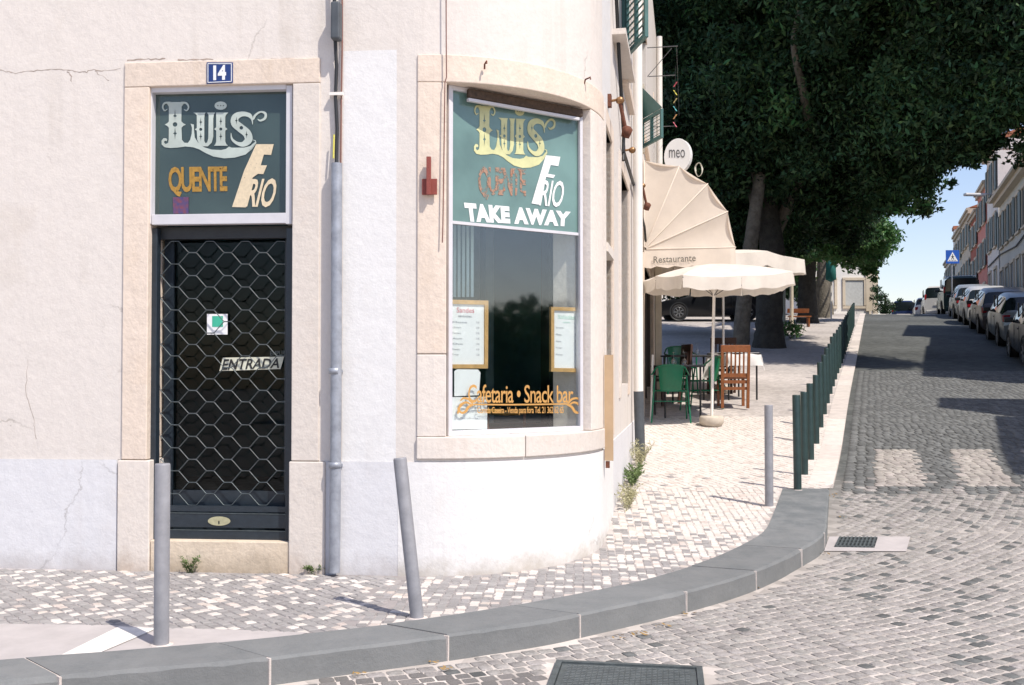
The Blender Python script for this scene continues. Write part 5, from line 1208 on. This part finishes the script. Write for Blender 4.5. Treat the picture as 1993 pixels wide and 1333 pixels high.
# big trunk near the terrace
b1 = ground(1497, 676)
big = [cl(x, y, Y, rad) for (x, y, Y, rad) in (
 (1300, 60, 29, 2.0), (1330, 170, 28, 1.9), (1310, 260, 27, 1.6), (1380, 90, 27, 2.0), (1400, 220, 26, 1.8), (1370, 330, 27, 1.4), (1450, 40, 28, 2.1), (1480, 160, 25, 1.9), (1460, 290, 27, 1.8), (1440, 400, 28, 1.3), (1420, 480, 30, 1.2),
 (1530, 60, 27, 2.0), (1540, 200, 26, 1.9), (1530, 320, 27, 1.6), (1520, 400, 29, 1.3), (1600, 90, 26, 2.0), (1610, 210, 25, 1.8), (1600, 320, 27, 1.5), (1350, -60, 28, 2.2), (1480, -80, 28, 2.4), (1620, -60, 27, 2.4), (1290, 380, 31, 1.4), (1500, 460, 32, 1.3),
 (1340, 420, 31, 1.5), (1390, 440, 32, 1.4), (1560, 410, 30, 1.3), (1290, 480, 33, 1.4), (1350, 500, 34, 1.3))] + shade_clumps(10, 3.5, 9, 21, 28, 10.5, 14, 3)
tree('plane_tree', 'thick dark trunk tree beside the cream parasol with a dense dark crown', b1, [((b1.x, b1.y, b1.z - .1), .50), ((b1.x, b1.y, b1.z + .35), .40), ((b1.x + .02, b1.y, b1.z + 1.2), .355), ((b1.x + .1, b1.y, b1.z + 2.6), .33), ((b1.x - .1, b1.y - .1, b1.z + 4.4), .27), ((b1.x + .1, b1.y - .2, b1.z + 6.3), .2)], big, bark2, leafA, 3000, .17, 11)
b2 = ground(1442, 684)
t_ = bpy.data.objects['plane_tree']; b = MB(); sm = smooth_pts([(*atY(x, y, Y), r_) for x, y, Y, r_ in ((1500, 470, 28, .2), (1575, 300, 25.5, .13), (1565, 190, 23.6, .10), (1545, 90, 22.8, .07), (1556, 20, 22.5, .05))], 5); b.tube([Vector(q[:3]) for q in sm], [q[3] for q in sm], 8); obj('limb', b, bark, t_)
sec = [cl(x, y, Y, rad) for (x, y, Y, rad) in ((1310, 120, 33, 2.2), (1400, 140, 33, 2.2), (1350, 270, 33, 2.0), (1440, 240, 34, 2.0), (1420, 350, 33, 1.6), (1330, 370, 34, 1.6), (1390, 30, 34, 2.4), (1480, 360, 33, 1.5))]
tree('slim_tree', 'slimmer pale grey trunk leaning tree in front of the parked black car', b2, [((b2.x, b2.y, b2.z - .1), .24), ((b2.x + .02, b2.y, b2.z + .5), .215), ((b2.x + .12, b2.y, b2.z + 1.6), .20), ((b2.x + .3, b2.y, b2.z + 3.0), .18), ((b2.x + .55, b2.y + .1, b2.z + 4.6), .15)], sec, bark, leafA, 2600, .17, 12)
b3 = ground(1572, 628)
third = [cl(x, y, Y, rad) for (x, y, Y, rad) in ((1660, 60, 25, 2.0), (1690, 180, 24, 1.8), (1680, 300, 26, 1.6), (1640, 380, 29, 1.3), (1740, 100, 24, 1.9), (1760, 220, 23, 1.5), (1745, 315, 25, 1.15), (1820, 50, 23, 2.0), (1840, 170, 22, 1.5), (1830, 262, 22.5, .95),
 (1905, 60, 21, 1.7), (1930, 160, 21, 1.25), (1880, 250, 21.5, .75), (1940, 222, 20.5, .62), (1985, 70, 20.5, 1.6), (1990, 175, 20, .85), (2060, 60, 20, 1.6), (2070, 150, 19.5, 1.0), (1720, -50, 24, 2.3), (1850, -60, 22, 2.2), (1980, -50, 20.5, 2.0), (1700, 372, 27, .95), (1775, 355, 24, .62),
 (1855, 300, 22, .5), (1812, 318, 23, .45), (1900, 290, 21.5, .45), (1650, 440, 30, .9), (1735, 392, 25, .5))] + shade_clumps(8, 7, 12, 18, 26, 10.5, 13, 4)
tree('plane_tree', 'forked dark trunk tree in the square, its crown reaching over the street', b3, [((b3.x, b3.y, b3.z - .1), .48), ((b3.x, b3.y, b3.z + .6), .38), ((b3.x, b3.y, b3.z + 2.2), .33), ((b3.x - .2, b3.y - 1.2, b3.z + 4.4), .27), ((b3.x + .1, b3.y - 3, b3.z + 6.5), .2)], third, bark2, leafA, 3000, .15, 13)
# sprays at the crown rim, sunlight put into their paler leaf colour
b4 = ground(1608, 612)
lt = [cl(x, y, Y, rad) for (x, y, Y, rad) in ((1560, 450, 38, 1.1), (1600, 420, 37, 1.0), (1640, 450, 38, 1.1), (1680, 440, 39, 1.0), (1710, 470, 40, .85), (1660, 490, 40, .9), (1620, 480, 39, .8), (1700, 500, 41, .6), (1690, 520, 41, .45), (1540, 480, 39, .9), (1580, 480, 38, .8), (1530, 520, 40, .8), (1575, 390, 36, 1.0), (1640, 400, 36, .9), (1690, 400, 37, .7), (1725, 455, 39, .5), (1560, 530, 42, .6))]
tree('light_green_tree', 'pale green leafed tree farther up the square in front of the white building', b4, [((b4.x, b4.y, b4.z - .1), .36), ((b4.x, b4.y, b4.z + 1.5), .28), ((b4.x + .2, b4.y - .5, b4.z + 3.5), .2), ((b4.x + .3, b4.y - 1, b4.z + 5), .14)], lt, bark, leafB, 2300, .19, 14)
bk = [cl(x, y, Y, rad) for (x, y, Y, rad) in ((1290, 440, 46, 2.5), (1350, 470, 47, 2.3), (1410, 500, 46, 2.0), (1470, 480, 48, 2.3), (1300, 540, 50, 1.5), (1380, 550, 50, 1.4), (1450, 555, 50, 1.3), (1520, 540, 50, 1.4), (1320, 350, 44, 3), (1430, 400, 46, 3), (1520, 420, 46, 2.6), (1250, 400, 45, 2.5), (1560, 560, 52, 1.0), (1240, 520, 48, 2))]
b5 = Vector((9.5, 49, gpf(49))); tree('broad_tree', 'broad dark tree standing behind the parked black car', b5, [((b5.x, b5.y, b5.z - .1), .4), ((b5.x, b5.y, b5.z + 1.5), .32), ((b5.x, b5.y, b5.z + 4), .25), ((b5.x, b5.y, b5.z + 6), .18)], bk, bark2, leafA, 1100, .26, 15)
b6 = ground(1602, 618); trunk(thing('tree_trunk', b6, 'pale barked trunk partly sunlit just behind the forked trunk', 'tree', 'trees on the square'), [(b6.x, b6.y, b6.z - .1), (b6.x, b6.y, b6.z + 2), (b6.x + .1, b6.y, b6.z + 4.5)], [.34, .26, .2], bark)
print('leaves', NL)
# shrub by the posts
sbp = ground(1538, 660); t = thing('shrub', sbp, 'small light green shrub in front of the two slim posts', 'shrub'); b = MB()
for k in range(14): a = k * .9; b.tube([sbp, sbp + Vector((math.cos(a) * .25, math.sin(a) * .2, .45))], .006, 4, cap=False)
obj('stem', b, bark, t); leaves('foliage', [(sbp.x, sbp.y, sbp.z + .35, .32), (sbp.x + .2, sbp.y, sbp.z + .3, .24), (sbp.x - .2, sbp.y, sbp.z + .3, .22)], t, leafB, 3500, .09, 4)
# ---------------------------------------------------------------- cars
tyre = mat('tyre_rubber', (.015, .015, .016), .85); rimm = mat('alloy_rim', (.35, .36, .37), .35, .1, metal=.8); carglass = mat('car_glass', (.012, .018, .02), .06, .1); redl = mat('tail_lamp', (.28, .01, .015), .2); chrome = mat('chrome', (.5, .5, .5), .2, metal=1.)
headl = mat('head_lamp', (.55, .58, .6), .15); platem = mat('number_plate', (.65, .65, .6), .5)
def paint(name, c, metal=.3): return mat(name, c, .28, .04, 3, metal=metal)
def car(name, label, x, y, heading, L, W, H, m, kind='hatch', rails=False, z=None, pitch=0., group='cars parked along the street'):
    """local: +y forward, origin at ground centre"""
    t = thing(name, (x, y, z if z is not None else grf(y)), label, 'car', group, heading); t.rotation_euler = (pitch, 0, heading)
    zb = .20; belt = .62 * H; S = []
    if kind == 'van': prof = [(-.5, .60, .62, 0), (-.495, .62, .95, .2), (-.47, .62, 1, .9), (-.1, .62, 1, 1), (.16, .61, .985, 1), (.30, .60, .86, .8), (.385, .58, .61, 0), (.47, .50, .52, 0), (.5, .38, .40, 0)]
    else: prof = [(-.5, .42, .44, 0), (-.49, .60, .62, 0), (-.47, .63, .70, .1), (-.41, .64, .93, .8), (-.33, .64, .985, 1), (-.08, .63, 1, 1), (.06, .62, .97, 1), (.16, .61, .84, .7), (.25, .59, .62, 0), (.33, .56, .585, 0), (.44, .49, .51, 0), (.49, .40, .42, 0), (.5, .30, .32, 0)]
    V = []; n = 9
    for (u, zbelt, ztop, g) in prof:
        yy = u * L; e = abs(u) * 2; wf = W / 2 * (1 - .10 * e ** 4); zb_, zt_ = zbelt * H, ztop * H; wr = wf * (.96 - .20 * g * min(1, (zt_ - zb_) / (.3 * H)))
        V += [(0, yy, zb), (wf * .86, yy, zb), (wf * .98, yy, zb + .12), (wf, yy, zb + (zb_ - zb) * .55), (wf * .975, yy, zb_), (wr, yy, max(zb_, zt_ - .05 * H * (1 if zt_ > zb_ + .1 else .3))), (wr * .86, yy, zt_), (wr * .5, yy, zt_ + .012), (0, yy, zt_ + .018)]
    body = MB(); gl = MB(); ns = len(prof)
    def quads(i, k):
        a, b_, c, d = i * n + k, (i + 1) * n + k, (i + 1) * n + k + 1, i * n + k + 1; return a, b_, c, d
    for i in range(ns - 1):
        g0, g1 = prof[i][3], prof[i + 1][3]; t0, t1 = prof[i][2] - prof[i][1], prof[i + 1][2] - prof[i + 1][1]
        for k in range(n - 1):
            a, b_, c, d = quads(i, k); tgt = body
            side_gl = k == 4 and min(t0, t1) > .05 and max(t0, t1) > .2
            scr = k >= 5 and abs(prof[i][2] - prof[i + 1][2]) > .12 and max(t0, t1) > .12
            if side_gl or scr: tgt = gl
            for sg in (1, -1):
                P = [(V[q][0] * sg, V[q][1], V[q][2]) for q in (a, b_, c, d)]; tgt.add(P, [(0, 3, 2, 1) if sg > 0 else (0, 1, 2, 3)], True)
    for i, fl in ((0, 1), (ns - 1, 0)):
        for sg in (1, -1):
            P = [(V[i * n + k][0] * sg, V[i * n + k][1], V[i * n + k][2]) for k in range(n)]; f = tuple(range(n)); body.add(P, [f if (sg > 0) == bool(fl) else f[::-1]])
    for q in (body, gl):  # weld
        pass
    def weld(o, sharp=R(38)):
        bm = bmesh.new(); bm.from_mesh(o.data); bmesh.ops.remove_doubles(bm, verts=bm.verts, dist=1e-4); bmesh.ops.recalc_face_normals(bm, faces=bm.faces)
        for e in bm.edges: e.smooth = not (len(e.link_faces) == 2 and e.calc_face_angle(0) > sharp)
        bm.to_mesh(o.data); bm.free()
    bo = obj('body', body, m, t, local=True); weld(bo); go = obj('windows', gl, carglass, t, local=True); weld(go)
    hw = W / 2; wr = .31 if kind != 'van' else .35
    for fy in (-.31, .31):
        for sg in (-1, 1):
            b = MB(); b.lathe((sg * (hw - .115), fy * L, wr), [(.02, -.11), (wr, -.11), (wr + .01, -.08), (wr + .01, .08), (wr, .105), (wr * .70, .112), (wr * .66, .09), (0, .09)], 26, axis=(sg, 0, 0)); wh = obj('wheel', b, tyre, t, local=True)
            b = MB()
            for k in range(7):
                a = 2 * math.pi * k / 7; d = Vector((0, math.cos(a), math.sin(a))); b.box(Vector((sg * (hw - .012), fy * L, wr)) + d * wr * .34, (wr * .62, .012, .045), ax=d, up=(sg, 0, 0) if False else Vector((sg, 0, 0)).cross(d))
            b.lathe((sg * (hw - .02), fy * L, wr), [(wr * .66, 0), (wr * .70, .008), (wr * .64, .012)], 24, axis=(sg, 0, 0)); obj('rim', b, rimm, wh, local=True)
            b = MB(); b.lathe((sg * (hw - .02), fy * L, wr + .02), [(wr + .07, .012), (wr + .02, .022), (wr + .0, -.2)], 26, axis=(sg, 0, 0)); obj('wheel_arch', b, black, t, local=True)
    for sg in (-1, 1):
        zl = .56 * H if kind == 'hatch' else .66 * H
        b = MB(); b.box((sg * (hw * .80), -L * .487, zl), (.20, .10, .19 if kind == 'hatch' else .32), rot=-sg * .35); obj('tail_lamp', b, redl, t, local=True, bevel=.02)
        b = MB(); b.box((sg * (hw * .74), L * .478, .42 * H), (.30, .12, .15), rot=sg * .4); obj('headlight', b, headl, t, local=True, bevel=.03)
        b = MB(); b.box((sg * (hw + .06), L * .155, .66 * H), (.20, .09, .13)); obj('mirror', b, black, t, local=True, bevel=.03)
        b = MB(); b.box((sg * (hw - .004), -L * .10, .55 * H), (.03, .16, .03)); obj('door_handle', b, m, t, local=True)
    for sg in (-1, 1):
        for yy_, in ((-.16,), (.02,)): b = MB(); b.box((sg * hw * .895, L * yy_, H * .80), (.03, .07, H * .30), up=(-sg * .32, 0, 1)); obj('pillar', b, black, t, local=True)
        b = MB(); b.box((sg * (hw + .001), L * .03, .42 * H), (.008, .012, H * .36)); b.box((sg * (hw + .001), -L * .17, .42 * H), (.008, .012, H * .36)); obj('door_seam', b, black, t, local=True)['kind'] = 'stuff'
    b = MB(); b.box((0, -L * .502, .36), (W * .80, .06, .2)); obj('rear_bumper', b, m, t, local=True, bevel=.03)
    b = MB(); b.box((0, -L * .513, .52 * H if kind == 'hatch' else .45 * H), (.50, .015, .11)); obj('number_plate', b, platem, t, local=True)
    b = MB(); b.box((0, L * .498, .34), (W * .6, .05, .16)); obj('grille', b, black, t, local=True, bevel=.01)
    if rails:
        for sg in (-1, 1): b = MB(); b.tube([(sg * hw * .72, -L * .34, H * .985), (sg * hw * .74, -L * .3, H + .05), (sg * hw * .74, L * .02, H + .05), (sg * hw * .74, L * .06, H * .97)], .015, 6); obj('roof_rail', b, chrome, t, local=True)
        b = MB(); b.tube([(-hw * .8, -L * .2, H + .06), (hw * .8, -L * .2, H + .06)], .018, 6); obj('roof_bar', b, chrome, t, local=True)
    return t
HEAD = -th
def park(label, Y, cname, col, L=4.1, W=1.74, H=1.48, kind='hatch', rails=False, off=3.9, metal=.4):
    X = street(off, Y) + W / 2 / math.cos(th) ; pc = math.atan((grf(Y + 1.5) - grf(Y - 1.5)) / 3) * 1.0
    return car('parked_car', label, X + math.sin(th) * L / 2, Y + math.cos(th) * L / 2, HEAD, L, W, H, paint(cname, col, metal), kind, rails, z=grf(Y + math.cos(th) * L / 2), pitch=pc)
park('dark grey hatchback at the near end of the parked row', 21.3, 'charcoal_paint', (.06, .065, .07), off=3.75)
park('silver hatchback with red tail lamps, second in the parked row', 27.2, 'silver_paint', (.24, .26, .26), H=1.50)
park('dark estate car with side windows, third in the parked row', 32.4, 'graphite_paint', (.10, .09, .09), H=1.52, L=4.4)
park('white hatchback parked behind the dark estate car', 37.6, 'white_car_paint', (.52, .51, .48), metal=0.)
park('pale silver hatchback parked just before the tall dark van', 42.6, 'pale_paint', (.32, .33, .31), metal=.3)
park('tall dark green people carrier with a roof rack at the crest', 50.5, 'dark_green_paint', (.02, .045, .04), L=4.8, W=1.9, H=1.95, kind='van', rails=True)
park('white van beyond the dark people carrier', 57.5, 'white_car_paint', (.52, .51, .48), L=4.4, W=1.75, H=1.85, kind='van', metal=0, off=3.3)
park('white hatchback far off at the crest of the street', 63.5, 'white_car_paint', (.52, .51, .48), H=1.7, off=3.0, metal=0)
park('small blue van farthest off on the crest of the street', 70, 'blue_van_paint', (.02, .04, .12), L=3.8, H=1.9, kind='van', off=1.6)
Yc = 41; xc = atY(1380, 600, Yc).x
cz = gpf(Yc) - .0
blk = car('parked_car', 'black estate car parked side on behind the tree trunks', xc, Yc, R(90), 4.5, 1.78, 1.5, paint('black_paint', (.008, .009, .011), .2), 'hatch', z=cz, group='cars parked on the square')
# ---------------------------------------------------------------- buildings of the rising street
FO = 7.4
def fa(Y, out=0.): return Vector((street(FO, Y) - out * math.cos(th), Y + out * math.sin(th), 0))
def plaster(name, c): return stained(name, c, tuple(k * .7 for k in c), scale=.6, lo=.5, hi=.75, bscale=20, cracks=False)
greyf = plaster('grey_facade', (.52, .52, .47)); whitef = plaster('white_facade', (.72, .70, .66)); pinkf = plaster('pink_facade', (.55, .22, .18)); redf = plaster('red_facade', (.38, .11, .075)); beigef = plaster('beige_facade', (.52, .46, .36)); sandf = plaster('sand_facade', (.60, .52, .40))
rooft = mat('clay_roof', (.38, .15, .08), .85, .25, 4, .4); slatew = mat('painted_shutter', (.10, .14, .14), .6, .2, 6); fwin = mat('far_window_glass', (.05, .065, .07), .1, .1)
def house(label, y0, y1, ztop, m, roofm=rooft, floors=2, name='townhouse', depth=9, wins=True, cornice=.25, zbase=None, shut=True, gable=0., side=1, bay=2.0):
    L0 = (y1 - y0) / math.cos(th); a = fa(y0) if side == 1 else None; U = Vector((math.sin(th), math.cos(th), 0)); Nn = Vector((-math.cos(th), math.sin(th), 0))
    O = Vector((street(FO, y0), y0, 0)); zg_ = gpf(y0) - .6 if zbase is None else zbase
    t = thing(name, (O.x, O.y, gpf(y0)), label, 'building', 'houses along the rising street')
    def bx(b, u0, u1, z0, z1, d0, d1):
        q = [O + U * u + Nn * d + Vector((0, 0, z)) for z in (z0, z1) for (u, d) in ((u0, d1), (u1, d1), (u1, d0), (u0, d0))]; return b.hexa(q)
    b = MB(); bx(b, 0, L0 - .01, zg_, ztop, -depth, 0); obj('wall', b, m, t)
    if cornice:
        b = MB(); bx(b, -.05, L0 + .03, ztop - .35, ztop - .12, .001, cornice * .6); bx(b, -.05, L0 + .03, ztop - .119, ztop + .05, .001, cornice); obj('cornice', b, beigef, t)
    hr = 1.6 + gable; b = MB(); q = [O + U * u + Nn * d + Vector((0, 0, z)) for (u, d, z) in ((0, cornice * .7, ztop + .052), (L0, cornice * .7, ztop + .052), (L0, -depth / 2, ztop + hr), (0, -depth / 2, ztop + hr), (L0, -depth, ztop + .052), (0, -depth, ztop + .052))]
    b.add(q, [(0, 1, 2, 3), (3, 2, 4, 5), (0, 3, 5), (1, 4, 2)]); obj('roof', b, roofm, t)
    if wins:
        g0 = gpf((y0 + y1) / 2); nb = max(1, int(L0 / bay)); fh = (ztop - .5 - g0) / floors
        for fl in range(floors):
            for k in range(nb):
                u = (k + .5) * L0 / nb; z0 = g0 + fl * fh + (fh * .28 if fl else .05); z1 = g0 + fl * fh + fh * .86; w_ = .55
                if z1 < zg_ + .5: continue
                door_ = fl == 0 and k % 2 == 0
                b = MB(); bx(b, u - w_ - .14, u + w_ + .14, z1, z1 + .16, .002, .09); bx(b, u - w_ - .14, u - w_, z0, z1, .002, .06); bx(b, u + w_, u + w_ + .14, z0, z1, .002, .06)
                if not door_: bx(b, u - w_ - .16, u + w_ + .16, z0 - .1, z0, .002, .11)
                f = obj('door' if door_ else 'window', b, sandf, t)
                b = MB(); bx(b, u - w_, u + w_, z0, z1, .003, .02); obj('leaf' if door_ else 'pane', b, slatew if door_ else fwin, f)
                if fl and shut:
                    for sgn in (-1, 1): b = MB(); uc = u + sgn * (w_ + .42); bx(b, uc - .26, uc + .26, z0, z1, .062, .12); obj('shutter', b, slatew, f)
                elif not door_:
                    b = MB(); bx(b, u - .03, u + .03, z0, z1, .021, .05); obj('glazing_bar', b, whitef, f)
    return t, bx
house('low terraced house nearest the crossing on the shaded side of the street', 6.6, 10.8, gpf(9) + 7.9, whitef, floors=2)
b = MB()
h0, bx0 = house('tall gable wall at the far end of the low terraced house', 10.85, 11.95, gpf(12) + 9.4, whitef, wins=False, cornice=0, name='gable_wall', depth=7)
house('terraced house in the middle of the shaded side, first after the gap', 15.3, 24, gpf(19) + 8.7, beigef, floors=3)
house('narrow lower terraced house in the shaded row', 24, 27.6, gpf(26) + 7.9, pinkf, floors=3)
house('terraced house at the end of the shaded row before the opening', 27.6, 34, gpf(30) + 8.9, greyf, floors=3)
gh, bxg = house('grey house with a heavy cornice and tall shuttered windows', 42.5, 54.6, CAMZ + 9.3, greyf, floors=2, cornice=.55, bay=1.9)
house('tall white gabled house rising behind the grey one', 55.2, 60.5, CAMZ + 12.9, whitef, floors=3, cornice=.5)
house('red and pink house with a clay roof beyond the tall white one', 60.8, 66, CAMZ + 11.6, pinkf, floors=3)
house('dark red fronted house beyond the pink one', 66.1, 71, CAMZ + 10.7, redf, floors=3)
house('beige house farther along the crest', 71.2, 78, CAMZ + 11.6, beigef, floors=3)
house('pale grey house near the far end of the row', 78.2, 85, CAMZ + 11.3, greyf, floors=3)
fh_, bxf = house('white house with a red chimney at the far end of the row', 85.2, 96, CAMZ + 10.2, whitef, floors=3)
b = MB(); bxf(b, 4, 5.6, CAMZ + 10.3, CAMZ + 12.6, -1.6, -.3); chm = obj('chimney', b, whitef, fh_); b = MB()
bxf(b, 3.95, 5.65, CAMZ + 12.61, CAMZ + 12.9, -1.7, -.2); [bxf(b, 4.1 + k * .5, 4.4 + k * .5, CAMZ + 12.91, CAMZ + 13.4, -1.2, -.8) for k in range(3)]; obj('chimney_pots', b, rooft, chm)
# street lamps on the walls
for (Y, z, px, label) in ((50, CAMZ + 11.2, 1975, 'grey street lamp on a wall arm over the grey house'), (56.0, CAMZ + 9.9, 1900, 'white street lamp on a long arm by the white gabled house')):
    a = fa(Y, .0); e = atY(px, 300, Y); t = thing('street_lamp', (a.x, a.y, z), label, 'street lamp', 'wall mounted street lamps'); hd = Vector((e.x, Y, z))
    a = Vector((a.x, a.y, z)); b = MB(); b.tube([a, a.lerp(hd, .5) + Vector((0, 0, .05)), hd], .035, 8); obj('arm', b, galv, t)
    b = MB(); b.box(hd + Vector((-.1, 0, 0)), (1.25, .3, .16), rot=.1); obj('lamp_head', b, mat('lamp_grey', (.45, .46, .46), .4), t, bevel=.05)
b = MB(); b.tube([Vector((*fa(y_, .06)[:2], z_)) for y_, z_ in ((42, CAMZ + 6.4), (48, CAMZ + 6.0), (54, CAMZ + 6.3), (60, CAMZ + 6.2))], .04, 6); tag(obj('facade_cable', b, black), 'black cable bundle strung along the grey house front', 'cable')
# right hand pavement
b = MB(); ys = list(np.arange(-6, 60, 1.0)); V = []
for y in ys:
    for o_ in (5.95, FO + .05): 
        for dz in (-.2, .11): V.append((street(o_, y), y, grf(y) + dz))
b.add(V, [(4 * i + 1, 4 * i + 3, 4 * i + 7, 4 * i + 5) for i in range(len(ys) - 1)] + [(4 * i, 4 * i + 1, 4 * i + 5, 4 * i + 4) for i in range(len(ys) - 1)]); tag(obj('pavement', b, pavem), kind='structure')
# crossing sign
sY = 44.5; sp0 = atY(1853, 600, sY); t = thing('crossing_sign', (sp0.x, sY, grf(sY)), 'square blue pedestrian crossing sign on a thin pole', 'road sign')
b = MB(); c0 = atY(1853, 500, sY); b.tube([Vector((sp0.x, sY, grf(sY) - .05)), Vector((sp0.x, sY, c0.z + .3))], .03, 8); obj('pole', b, galv, t)
b = MB(); b.box((c0.x, sY - .045, c0.z), (.60, .02, .60)); pn = obj('panel', b, mat('sign_blue', (.012, .09, .42), .4, .05), t)
def flat2(polys, y_, m, parent, nm, off):
    V, Fs = shapemesh(polys); b = MB(); b.add([Vector((c0.x + x / 100, sY - .056 - off, c0.z + z / 100)) for x, z in V], Fs); return obj(nm, b, m, parent)
flat2([[(-24, -20), (24, -20), (0, 22)]], 0, whv, pn, 'triangle', 0); bi = mat('sign_black', (.01, .01, .01), .6)
flat2([ell(0, 9, 2.4, 2.4, 12)], 0, bi, pn, 'pedestrian', .003); flat2([[(-2, 6), (2, 6), (3, -2), (7, -11), (4.5, -12), (0, -4), (-4, -12), (-7, -11), (-3, -2)]], 0, bi, pn, 'pedestrian', .0032); flat2([[(1, 5), (8, 1), (7, -.5), (1, 2.5), (-6, -1), (-7, .5), (-1, 5)]], 0, bi, pn, 'pedestrian', .0036)
for k in range(5): flat2([[(-17 + k * 7.4, -18), (-13.5 + k * 7.4, -18), (-12.4 + k * 6.4, -14), (-15.2 + k * 6.4, -14)]], 0, bi, pn, 'pedestrian', .003)
# pale crossing bars at the crest
b = MB()
for k in range(4):
    x0_, x1_ = .35 + k * 1.25, 1.05 + k * 1.25; bb_ = MB(); bb_.add([(street(o_, y_), y_, grf(y_) + .006) for o_, y_ in ((x0_, 48.6), (x1_, 48.6), (x1_, 51.5), (x0_, 51.5))], [(0, 1, 2, 3)]); obj('crossing_bar', bb_, mat('crossing_paint', (.66, .62, .56), .8), road)
# left side of the crest
def block_house(label, x0, x1, y0, y1, z1, m, nx=2, nz=2, name='house'):
    t = thing(name, (x0, y0, gpf(y0)), label, 'building', 'white houses at the top of the square'); b = MB(); b.box(((x0 + x1) / 2, (y0 + y1) / 2, (gpf(y0) - .6 + z1) / 2), (x1 - x0, y1 - y0, z1 - gpf(y0) + .6)); obj('wall', b, m, t)
    b = MB(); b.box(((x0 + x1) / 2, y0 - .06, z1 - .2), (x1 - x0 + .2, .12, .25)); obj('cornice', b, sandf, t); g = gpf(y0)
    fw_ = (x1 - x0) / nx; fhh = (z1 - g) / nz
    for i in range(nx):
        for k in range(nz):
            cx = x0 + (i + .5) * fw_; cz_ = g + (k + .5) * fhh; b = MB()
            for dx, dz_, sx_, sz_ in ((0, .75, 1.3, .14), (0, -.8, 1.3, .12), (-.58, 0, .14, 1.4), (.58, 0, .14, 1.4)): b.box((cx + dx, y0 - .04, cz_ + dz_), (sx_, .08, sz_))
            f = obj('window', b, sandf, t); b = MB(); b.box((cx, y0 - .011, cz_), (1.0, .02, 1.4)); obj('pane', b, mat('closed_shutter', (.45, .46, .44), .7) if (i + k) % 2 else whitef, f)
    b = MB(); q = [(x0 - .2, y0 - .2, z1 + .002), (x1 + .2, y0 - .2, z1 + .002), (x1 + .2, y1 + .2, z1 + .002), (x0 - .2, y1 + .2, z1 + .002), ((x0 + x1) / 2, (y0 + y1) / 2, z1 + 1.8)]; b.add(q, [(0, 1, 4), (1, 2, 4), (2, 3, 4), (3, 0, 4)]); obj('roof', b, rooft, t)
    for sx_ in (x0 + .02, x1 - .02): b = MB(); b.box((sx_, y0 - .05, (g + z1) / 2), (.35, .1, z1 - g - .4)); obj('pilaster', b, sandf, t)
    return t
block_house('white two storey house behind the trees at the top of the square', 16.2, 19.4, 54, 64, CAMZ + 7.8, whitef)
block_house('narrow white house with a porch roof just left of the crest', 23.6, 25.6, 70, 80, CAMZ + 7.2, whitef, 1)
block_house('long pale house closing the square behind the parked black car', -2, 14.5, 62, 70, CAMZ + 8.5, whitef, 6, 2)
gm = thing('garden_shrub', (19.6, 53, gpf(53)), 'dark green pointed shrub beside the white house at the crest', 'shrub'); b = MB(); b.tube([(19.9, 53, gpf(53) - .1), (19.9, 53, gpf(53) + 1)], .06, 6); obj('stem', b, bark2, gm)
leaves('foliage', [(19.9, 53, gpf(53) + .35, .55), (19.6, 53, gpf(53) + .9, .4), (19.4, 53, gpf(53) + 1.35, .28)], gm, leafA, 3500, .12, 9)
# orange scooter-like tools by the trunk
t = thing('orange_bench', (*atY(1556, 615, 36.5)[:2], gpf(36.5)), 'low orange-brown wooden bench behind the shrub', 'bench'); c = atY(1556, 615, 36.5)
b = MB(); b.box((c.x, 36.5, gpf(36.5) + .38), (.8, .3, .04)); obj('seat', b, brownwood, t)
for d in (-.4, .4): b = MB(); b.box((c.x + d * .8, 36.5, gpf(36.5) + .18), (.05, .25, .36)); obj('leg', b, brownwood, t)
b = MB(); b.box((c.x, 36.66, gpf(36.5) + .60), (.8, .03, .16), up=(0, -.3, 1)); obj('backrest', b, brownwood, t)
# trees and houses across the junction behind the viewer: they show only as reflections in the glass
for (x, y, h_, lab) in ((24, -3.6, 3.7, 'dense street tree far across the junction, reflected in the shop window'), (30, -4.4, 4.4, 'broad street tree far across the junction, beside the dense one'), (25, -1.6, 3.0, 'low street tree across the junction, in front of the broad one'), (-7, -15, 5.2, 'street tree across the junction from the doorway'), (1.5, -17, 6.0, 'street tree across the junction from the shop window'), (9, -19, 5.5, 'street tree across the junction by the houses')):
    t = thing('street_tree', (x, y, .0), lab, 'tree', 'trees across the junction'); trunk(t, [(x, y, -.1), (x, y, 1.2), (x + .1, y, 2)], [.2, .16, .12], bark2)
    leaves('crown', [(x + random.uniform(-1.5, 1.5), y + random.uniform(-1, 1), h_ / 2 + random.uniform(-.5, .35) * (h_ - 1.2), 1.2) for k in range(14)], t, leafA, 350, .3, int(x + 20))
